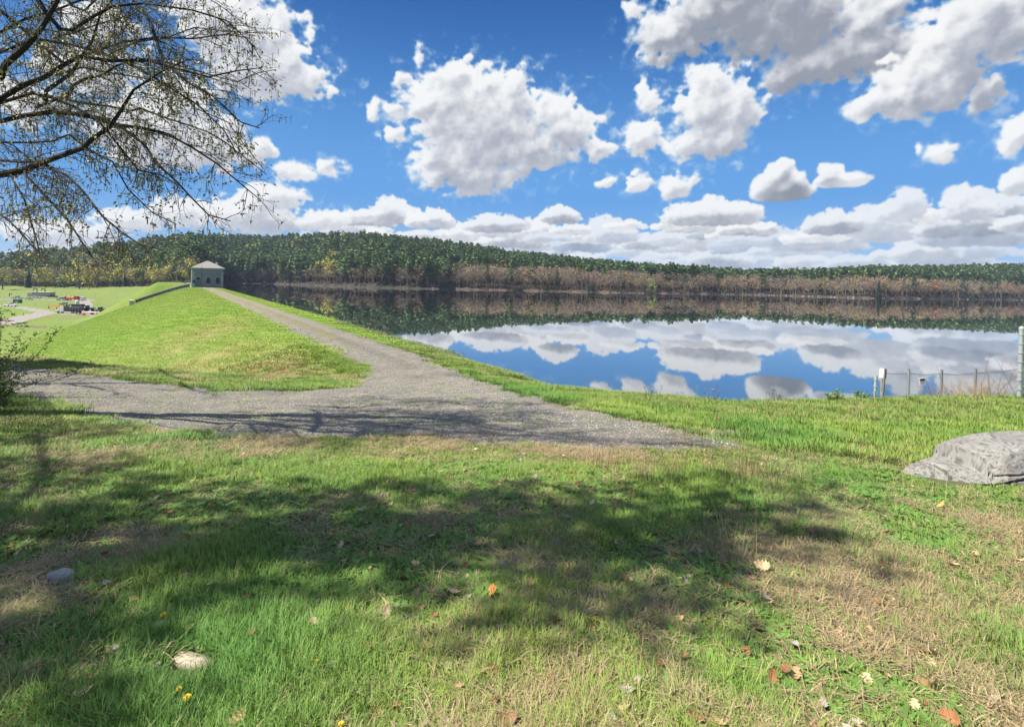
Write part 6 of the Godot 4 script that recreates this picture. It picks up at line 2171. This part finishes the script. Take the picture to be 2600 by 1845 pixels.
func build_grass() -> void:
	rng.seed = 80
	var sets := {
		"short": [tuft(18, 0.058, 0.06, 0.0046, 0.6, 2), tuft(18, 0.050, 0.07, 0.0050, 0.9, 2)],
		"tall": [tuft(22, 0.125, 0.06, 0.0052, 0.65, 3), tuft(20, 0.10, 0.08, 0.0060, 1.0, 3)],
		"straw": [mat_straw(26), mat_straw(22)],
		"dry": [tuft(14, 0.15, 0.05, 0.0030, 1.1, 3)],
		"weed": [weed(7), weed(10)],
		"patch": [tuft(46, 0.13, 0.26, 0.011, 0.5, 2), tuft(46, 0.11, 0.30, 0.012, 0.7, 2)],
		"wide": [tuft(60, 0.13, 0.85, 0.028, 0.7, 2), tuft(60, 0.12, 0.95, 0.030, 0.8, 2)]}
	var at := {}
	var tint := {}
	for k in sets:
		for j in sets[k].size():
			at["%s %d" % [k, j]] = []
			tint["%s %d" % [k, j]] = []
	var add := func(k: String, tf: Transform3D, c: Color) -> void:
		var key: String = "%s %d" % [k, rng.randi() % sets[k].size()]
		at[key].append(tf)
		tint[key].append(c)
	# near turf, to 9 m
	for n in 78000:
		var r: float = 1.15 * pow(9.5 / 1.15, pow(rng.randf(), 0.62))
		var a: float = rr(-0.93, 0.93)
		var x: float = sin(a) * r
		var q: float = cos(a) * r
		if in_boulder(x, q) or Vector2((x + 1.45) / 0.17, (q - 2.36) / 0.10).length() < 1.0 or Vector2((x + 2.72) / 0.10, (q - 3.06) / 0.08).length() < 1.0:
			continue
		var f: int = surface(x, q)
		var w := turf(x, q)
		if f == 1:
			var thin: float = 0.02 + 0.40 * smoothstep(2.0, 4.2, x)
			if rng.randf() > thin:
				continue
		elif f == 4 and rng.randf() < 0.8:
			continue
		var z: float = rng.randf()
		if z < w.x * 0.90 + 0.08:
			if rng.randf() < 0.13 + 0.25 * maxf(0.0, fine.get_noise_2d(x * 1.7, q * 1.7)) and q < 6.0:
				add.call("weed", upright(x, q, rr(0.7, 1.3)), Color(0.12, 0.24, 0.04) * rr(0.8, 1.3))
			elif w.y > 0.6 + rr(-0.3, 0.3) and f == 0:
				add.call("tall", upright(x, q, rr(0.6, 1.05), 0.55 + 0.75 * w.y), green_of(x, q))
			else:
				add.call("short", upright(x, q, rr(0.7, 1.2)), green_of(x, q).lerp(straw_of(), 0.12))
		else:
			if rng.randf() < 0.66:
				add.call("straw", upright(x, q, rr(0.7, 1.3)), straw_of())
			else:
				add.call("dry", upright(x, q, rr(0.5, 1.1)), straw_of())
	# middle turf, 8 to 26 m
	for n in 46000:
		var r: float = 8.0 * pow(27.0 / 8.0, pow(rng.randf(), 0.8))
		var a: float = rr(-0.86, 0.86)
		var x: float = sin(a) * r
		var q: float = cos(a) * r
		var f: int = surface(x, q)
		var p := ground(x, q)
		if p.y < 0.3 or f > 1:
			continue
		if f == 1 and rng.randf() > 0.015 + 0.3 * smoothstep(2.0, 4.2, x):
			continue
		var w := turf(x, q)
		var c := green_of(x, q)
		var st := dam_st(x, q)
		if x < 0.0 and q > 14.0 and st.y > 1.5:
			c = c.lerp(Color(0.17, 0.28, 0.03), 0.6)
			var dry: float = smoothstep(34.0, 8.0, st.x) * smoothstep(2.0, 4.0, st.y) * smoothstep(17.0, 8.0, st.y)
			if rng.randf() < dry * (0.4 + 0.8 * fine.get_noise_2d(x * 0.6, q * 0.6)):
				c = straw_of()
		elif st.y < -1.0 and q > 9.0:
			c = Color(0.11, 0.225, 0.032).lerp(Color(0.21, 0.275, 0.05), rng.randf() * 0.8)
			if rng.randf() < 0.12:
				c = straw_of()
		elif rng.randf() > 0.55 + 0.45 * w.x:
			c = straw_of()
		var y: float = 0.45 + 0.7 * w.y
		if f == 1: y = 0.35
		if x > 4.0: y = 1.0
		add.call("patch", upright(x, q, rr(0.5, 0.95), y * 1.25), c)
	# dam slope and crest, 22 to 150 m
	for n in 26000:
		var s: float = 1.0 + 150.0 * pow(rng.randf(), 1.25)
		var t: float = rr(1.7, 34.0) if rng.randf() < 0.86 else (rr(-4.2, -1.6) if rng.randf() < 0.7 else rr(-0.4, 0.7))
		var p2 := dam_xq(s, t)
		if p2.y < 20.0 or surface(p2.x, p2.y) != 0 or absf(p2.x / p2.y) > 1.15:
			continue
		var c := lawn_color(p2.x, p2.y, Vector2(s, t)) * rr(1.1, 1.3)
		add.call("wide", upright(p2.x, p2.y, rr(0.7, 1.2) if t > 1.0 or t < -1.0 else 0.3, 0.7), c)
	var lawn := thing("grass_blades", "green and straw-coloured grass over the knoll and the dam", "grass")
	lawn.set_meta("kind", "stuff")
	for key in at:
		if at[key].size() > 0:
			var k: String = key.split(" ")[0]
			many({"short": "short_grass", "tall": "long_grass", "straw": "dead_thatch", "dry": "dry_grass", "weed": "broad_weeds", "patch": "turf", "wide": "slope_turf"}[k], sets[k][int(key.split(" ")[1])], vmat(0.7, 0.35), at[key], tint[key], lawn)
	# tall dead stalks standing in a band at the middle right, and a few single ones
	var stalk := tuft(7, 0.46, 0.12, 0.0032, 0.3, 4)
	var places := []
	var cc := []
	for n in 300:
		var x: float = rr(0.9, 3.7)
		var q: float = 5.75 + 0.28 * (x - 2.0) * 0.3 + rr(-0.45, 0.45)
		if noise.get_noise_2d(x * 1.6, q * 0.8) < 0.06:
			continue
		places.append(upright(x, q, rr(0.5, 1.05)))
		cc.append(Color(0.30, 0.19, 0.115).lerp(Color(0.17, 0.10, 0.07), rng.randf()))
	for w in [[1.42, 3.55, 1.2], [1.62, 3.5, 1.1], [1.5, 3.62, 1.3], [4.0, 5.3, 1.0], [4.2, 5.1, 1.2], [0.5, 2.2, 0.7], [2.9, 2.6, 0.8]]:
		places.append(upright(w[0], w[1], w[2]))
		cc.append(Color(0.36, 0.25, 0.13))
	tag(many("dead_stalks", stalk, vmat(0.8, 0.3), places, cc), "thin reddish dead stalks standing in the grass at the middle right", "dead grass", "", "stuff")
	# sprigs along the brow above the water
	for w in [[4.55, 11.6, 0.34, "bare dark twiggy weed on the brow above the water"], [6.1, 11.75, 0.3, "twiggy dead weed on the brow, mid way to the fence"], [7.55, 11.85, 0.22, "bright green leafy weed clump on the brow left of the fence"], [8.3, 12.0, 0.2, "small leafy weed nearest the fence end post"], [3.5, 12.6, 0.3, "thin pale weed on the brow above the cloud reflection"]]:
		var so := Soup.new()
		var leafy: bool = w[3].contains("leafy")
		for k in 14 if leafy else 9:
			var q := bent(ground(w[0] + rr(-0.18, 0.18), w[1] + rr(-0.1, 0.1)), Vector3(rr(-0.4, 0.4), 1, rr(-0.3, 0.3)).normalized(), w[2] * rr(0.6, 1.2), 0.1, 4, 0.15)
			so.tube(q, fall(0.005, 0.002, 5), 3, Color(0.10, 0.08, 0.05) if not leafy else Color(0.10, 0.16, 0.04), false)
			for j in 12 if leafy else 3:
				var e: Vector3 = q[1 + rng.randi() % 4]
				spray(so, e, Vector3(rr(-1, 1), rr(0, 1), rr(-1, 1)).normalized(), 0.06, 0.012, Color(0.14, 0.24, 0.05) if leafy else Color(0.18, 0.15, 0.08), 2)
		tag(put("brow_weed", so.mesh(), vmat(0.8, 0.3)), w[3], "weed")

func build_gravel() -> void:
	rng.seed = 81
	var so := Soup.new()
	so.chamfer(Vector3.ZERO, Vector3.ONE, 0.3, Color.WHITE)
	var at := []
	var tint := []
	for n in 60000:
		var r: float = 6.6 * pow(26.0 / 6.6, pow(rng.randf(), 0.75))
		var a: float = rr(-0.9, 0.42)
		var x: float = sin(a) * r
		var q: float = cos(a) * r
		if surface(x, q) != 1:
			continue
		var s: float = rr(0.007, 0.022) * (0.7 + r * 0.04)
		at.append(Transform3D(Basis(Vector3(rr(-1, 1), rr(-1, 1), rr(-1, 1)).normalized(), rr(0, TAU)).scaled_local(Vector3(s, s * 0.7, s * 0.85)), ground(x, q)))
		var g: float = rr(0.26, 0.52)
		tint.append(Color(g, g * 0.97, g * 0.92))
	tag(many("gravel_stones", so.mesh(), vmat(0.9), at, tint), "loose grey gravel stones on the path", "gravel", "", "stuff")

# ---- leaves, flowers, stones lying about
func oak_leaf(seed_: int, curl: float, col: Color) -> ArrayMesh:
	var g := RandomNumberGenerator.new()
	g.seed = seed_
	var so := Soup.new()
	var n := 9
	var rows := []
	for k in n + 1:
		var t: float = k / float(n)
		var w: float = (0.12 + 0.30 * sin(PI * pow(t, 0.8))) * (1.0 if k % 2 == 1 else 0.55) * g.randf_range(0.85, 1.15)
		if k == 0 or k == n:
			w = 0.02
		var y: float = curl * (t - 0.5) * (t - 0.5) * 1.4
		var lift: float = curl * 0.55 * w + g.randf_range(-0.02, 0.02)
		rows.append([Vector3(-w, y + lift, t - 0.5), Vector3(0, y, t - 0.5), Vector3(w, y + lift * g.randf_range(0.3, 1.2), t - 0.5)])
	for k in n:
		for s in 2:
			so.quad(rows[k][s], rows[k + 1][s], rows[k + 1][s + 1], rows[k][s + 1], col * g.randf_range(0.85, 1.15))
	so.tube([Vector3(0, curl * 0.35, -0.5), Vector3(0.02, curl * 0.4 + 0.02, -0.72)], [0.012, 0.008], 3, col * 0.6)
	return so.mesh()

func pix(u: float, v: float) -> Vector2:
	# where the sight line through that point of the photograph meets the knoll
	var a: float = (u - 1300.0) / 1300.0
	var b: float = -(v - 718.0) / 1300.0
	var x: float = a - 0.022 * b
	var y: float = b + 0.022 * a
	var q := 4.0
	for k in 12:
		q = (EYE - height(x * q, q)) / maxf(0.05, -y)
	return Vector2(x * q, q)
func build_small_things() -> void:
	rng.seed = 90
	var tan_ := Color(0.46, 0.30, 0.16)
	var pale := Color(0.60, 0.45, 0.28)
	var rust := Color(0.33, 0.15, 0.065)
	var brown := Color(0.20, 0.11, 0.06)
	var grey := Color(0.36, 0.32, 0.28)
	# each leaf: where (metres right, metres ahead), size, colour, curl, words
	var leaves := [
		[0.765, 1.765, 0.13, pale, 0.25, "large tan leaf with round holes at the bottom edge, nearest of all the leaves"],
		[1.54, 3.02, 0.10, pale, 0.6, "pale golden curled leaf at the foot of the tall dead stalks"],
		[1.72, 3.42, 0.12, pale, 0.9, "upright pale leaf leaning among the tall dead stalks"],
		[2.20, 3.0, 0.09, tan_, 0.8, "tan leaf standing on edge right of the golden curled leaf"],
		[4.02, 4.72, 0.11, Color(0.62, 0.33, 0.12), 0.8, "glowing orange leaf on the grass below the boulder's left tip"],
		[1.93, 2.32, 0.10, Color(0.50, 0.31, 0.15), 1.0, "orange leaf folded in the straw, lower right"],
		[3.25, 2.98, 0.10, brown * 1.6, 0.7, "brown leaf in the straw patch right of the upright tan leaf"],
		[1.35, 2.0, 0.11, grey * 1.2, 0.9, "curled grey-tan leaf in the lower right straw"],
		[2.7, 1.95, 0.11, tan_, 0.9, "crumpled tan leaf near the lower right corner"],
		[1.86, 2.12, 0.10, rust, 0.8, "rust-red leaf in the straw, lower right"],
		[1.28, 2.05, 0.10, rust * 0.8, 0.8, "dark rust leaf beside a green weed at the bottom centre"],
		[-0.06, 3.0, 0.12, Color(0.55, 0.25, 0.06), 0.9, "bright orange leaf on edge in the middle of the lit grass"],
		[-0.30, 3.0, 0.09, pale, 0.7, "pale folded leaf left of the bright orange leaf"],
		[0.24, 3.0, 0.08, brown, 0.6, "small brown leaf right of the bright orange leaf"],
		[0.28, 2.72, 0.08, rust * 1.2, 0.8, "orange-brown leaf beside the yellow-green moss lump"],
		[-0.38, 2.5, 0.09, tan_ * 0.9, 0.6, "long tan leaf lying in the shaded grass"],
		[-0.62, 1.95, 0.10, pale * 0.9, 0.9, "folded pale leaf in the lit grass at bottom left of centre"],
		[0.02, 2.06, 0.10, brown * 1.3, 0.7, "brown leaf by the bare earth at bottom centre"],
		[-2.75, 4.15, 0.11, rust * 0.9, 0.6, "reddish leaf alone in the shaded grass, upper left"],
		[-3.35, 3.1, 0.10, brown * 1.4, 0.6, "brown leaf left of the pale round stone"],
		[-1.75, 3.05, 0.09, Color(0.62, 0.58, 0.50), 0.5, "whitish leaf in the shaded grass right of the pale round stone"],
		[-0.98, 2.65, 0.10, pale, 0.6, "pale leaf in the grass above the two yellow flowers"],
		[-1.02, 2.4, 0.09, brown * 1.2, 0.8, "brown curled leaf above the flat buried stone, to its right"],
		[-1.05, 2.02, 0.08, Color(0.55, 0.33, 0.18), 0.5, "small peach-coloured leaf right of the double dandelion"],
		[2.45, 4.05, 0.12, brown * 1.3, 0.6, "brown leaf cluster among dark stems below the dead stalk band"],
		[3.1, 3.55, 0.10, pale, 0.5, "pale leaf in the straw below the boulder"],
		[2.12, 2.55, 0.11, tan_, 1.0, "tan leaf on edge between two straw tufts, lower right"],
		[2.55, 2.75, 0.10, brown * 1.2, 0.6, "brown leaf half hidden in dark grass, right of centre"]]
	for k in leaves.size():
		var w: Array = leaves[k]
		var so := oak_leaf(200 + k, w[4], w[3])
		var o := put("dry_leaf", so, vmat(0.75, 0.4))
		tag(o, w[5], "leaf", "fallen oak leaves in the grass")
		var s: float = w[2] * 0.84
		o.transform = Transform3D(Basis(Vector3.UP, rr(0, TAU)).rotated(Vector3(rr(-1, 1), 0, rr(-1, 1)).normalized(), rr(0.1, 0.5) if w[4] < 0.8 else rr(0.5, 1.0)).scaled_local(Vector3(s, s, s)), ground(w[0], w[1]) + Vector3(0, 0.04, 0))
	# holes of the big leaf: dark spots where the ground shows
	var so := Soup.new()
	for p in [[-0.12, 0.05], [0.1, -0.08], [0.02, 0.22]]:
		so.lathe(Vector3(p[0], 0.03, p[1]), Vector3.UP, [[0.0, 0.055], [0.006, 0.05], [0.006, 0.0]], 10, Color(0.03, 0.025, 0.02))
	put("hole", so.mesh(), vmat(0.9), get_node("dry_leaf"))
	# smaller leaf scraps nobody could count
	var at := []
	var tint := []
	for n in 700:
		var r: float = 1.3 * pow(7.0 / 1.3, rng.randf())
		var a: float = rr(-0.85, 0.85)
		var x: float = sin(a) * r
		var q: float = cos(a) * r
		if surface(x, q) == 1 or in_boulder(x, q):
			continue
		var s: float = rr(0.03, 0.07)
		at.append(Transform3D(Basis(Vector3.UP, rr(0, TAU)).rotated(Vector3(rr(-1, 1), 0, rr(-1, 1)).normalized(), rr(0.0, 0.8)).scaled_local(Vector3(s, s, s)), ground(x, q) + Vector3(0, rr(0.01, 0.04), 0)))
		tint.append([tan_, pale, brown * 1.3, grey, rust * 0.8][rng.randi() % 5] * rr(0.8, 1.1))
	tag(many("leaf_litter", oak_leaf(7, 0.6, Color.WHITE), vmat(0.8, 0.3), at, tint), "small scraps of dead leaf scattered through the grass", "leaf litter", "", "stuff")
	# dandelions
	for w in [[-1.80, 2.68, 0.030, "dandelion above the flat buried stone"], [-1.31, 2.10, 0.034, "largest dandelion, lowest at the bottom left"], [-1.37, 2.14, 0.026, "small dandelion touching the largest one's left side"], [-0.64, 2.02, 0.028, "dandelion at the bottom edge left of centre"], [-2.55, 3.45, 0.02, "tiny dandelion right of the pale round stone"], [5.75, 7.35, 0.045, "dandelion beyond the boulder's left end"], [6.05, 7.1, 0.04, "dandelion just above the boulder's low step"], [6.5, 7.3, 0.04, "dandelion beyond the boulder, nearest its tall end"], [-0.85, 2.35, 0.022, "small dandelion in the lush clump right of the flat stone"]]:
		var r: float = w[2] * 0.8
		var o := thing("dandelion_flower", w[3], "flower", ground(w[0], w[1]), rr(0, TAU), "dandelions in the grass")
		so = Soup.new()
		so.tube([Vector3(0, -0.02, 0), Vector3(0.008, 0.02, 0), Vector3(0.012, 0.05, 0.0)], [0.003, 0.0026, 0.003], 5, Color(0.16, 0.22, 0.07))
		put("stem", so.mesh(), vmat(0.7), o)
		so = Soup.new()
		for k in 46:
			var a: float = k * 2.39996
			var t: float = sqrt(k / 46.0)
			var d := Vector3(cos(a) * t, 0.75 - 0.62 * t, sin(a) * t).normalized()
			var s := Vector3(-sin(a), 0, cos(a)) * r * 0.09
			var c := Vector3(0.012, 0.05, 0)
			so.quad(c, c + d * r * 0.6 - s, c + d * r * 0.62 * 1.05 + Vector3(0, 0.002, 0), c + d * r * 0.6 + s, Color(0.80, 0.58, 0.01) * rr(0.85, 1.1), (d + Vector3.UP).normalized())
		put("petals", so.mesh(), vmat(0.6, 0.3), o)
	# stones in the turf
	for w in [[-2.72, 3.12, Vector3(0.135, 0.05, 0.085), Color(0.46, 0.47, 0.46), 0.25, "pale round-backed stone in the shaded grass, left"], [-1.45, 2.40, Vector3(0.25, 0.022, 0.095), Color(0.55, 0.47, 0.36), -0.28, "flat tan stone sunk in the sunlit patch, lower left"]]:
		so = Soup.new()
		var n := 20
		for j in n + 1:
			for k in n * 2 + 1:
				var b: float = PI * j / n - PI / 2
				var a: float = TAU * k / (n * 2)
				var d := Vector3(cos(b) * cos(a), sin(b), cos(b) * sin(a))
				var f: float = 1.0 + 0.22 * noise.get_noise_3d(d.x * 1.1 + w[0], d.y * 1.3, d.z * 1.2) + 0.06 * noise.get_noise_3d(d.x * 5.0, d.y * 5.0, d.z * 5.0)
				var sq := Vector3(signf(d.x) * pow(absf(d.x), 0.8), signf(d.y) * pow(absf(d.y), 0.6), signf(d.z) * pow(absf(d.z), 0.8))
				so.point(sq * f * w[2] * Vector3(0.5, 1.0, 0.5), d, w[3] * (1.0 + 0.35 * noise.get_noise_3d(d.x * 3.0, d.y * 3.0, d.z * 3.0)))
		for j in n:
			for k in n * 2:
				var e: int = j * (n * 2 + 1) + k
				for q in [e, e + n * 2 + 1, e + n * 2 + 2, e, e + n * 2 + 2, e + 1]:
					so.i.append(q)
		so.align()
		var m := grain(Color.WHITE, 0.9, 9.0, 0.75, 1.0, 0.0, 50)
		m.vertex_color_use_as_albedo = true
		var o := put("field_stone", so.mesh(), m)
		tag(o, w[5], "stone")
		o.position = ground(w[0], w[1]) + Vector3(0, 0.012, 0)
		o.rotation.y = w[4]
	so = Soup.new()
	for k in 260:
		var d := Vector3(rr(-1, 1), rr(0, 1), rr(-1, 1)).normalized() * rr(0.6, 1.0)
		spray(so, d * Vector3(0.05, 0.045, 0.04), d.normalized(), 0.012, 0.003, Color(0.15, 0.15, 0.02) * rr(0.7, 1.3), 2)
	var moss := put("moss_lump", so.mesh(), vmat(0.9))
	moss.position = ground(0.46, 2.72) + Vector3(0, 0.02, 0)
	tag(moss, "yellow-green lump of moss in the grass, right of centre", "moss")
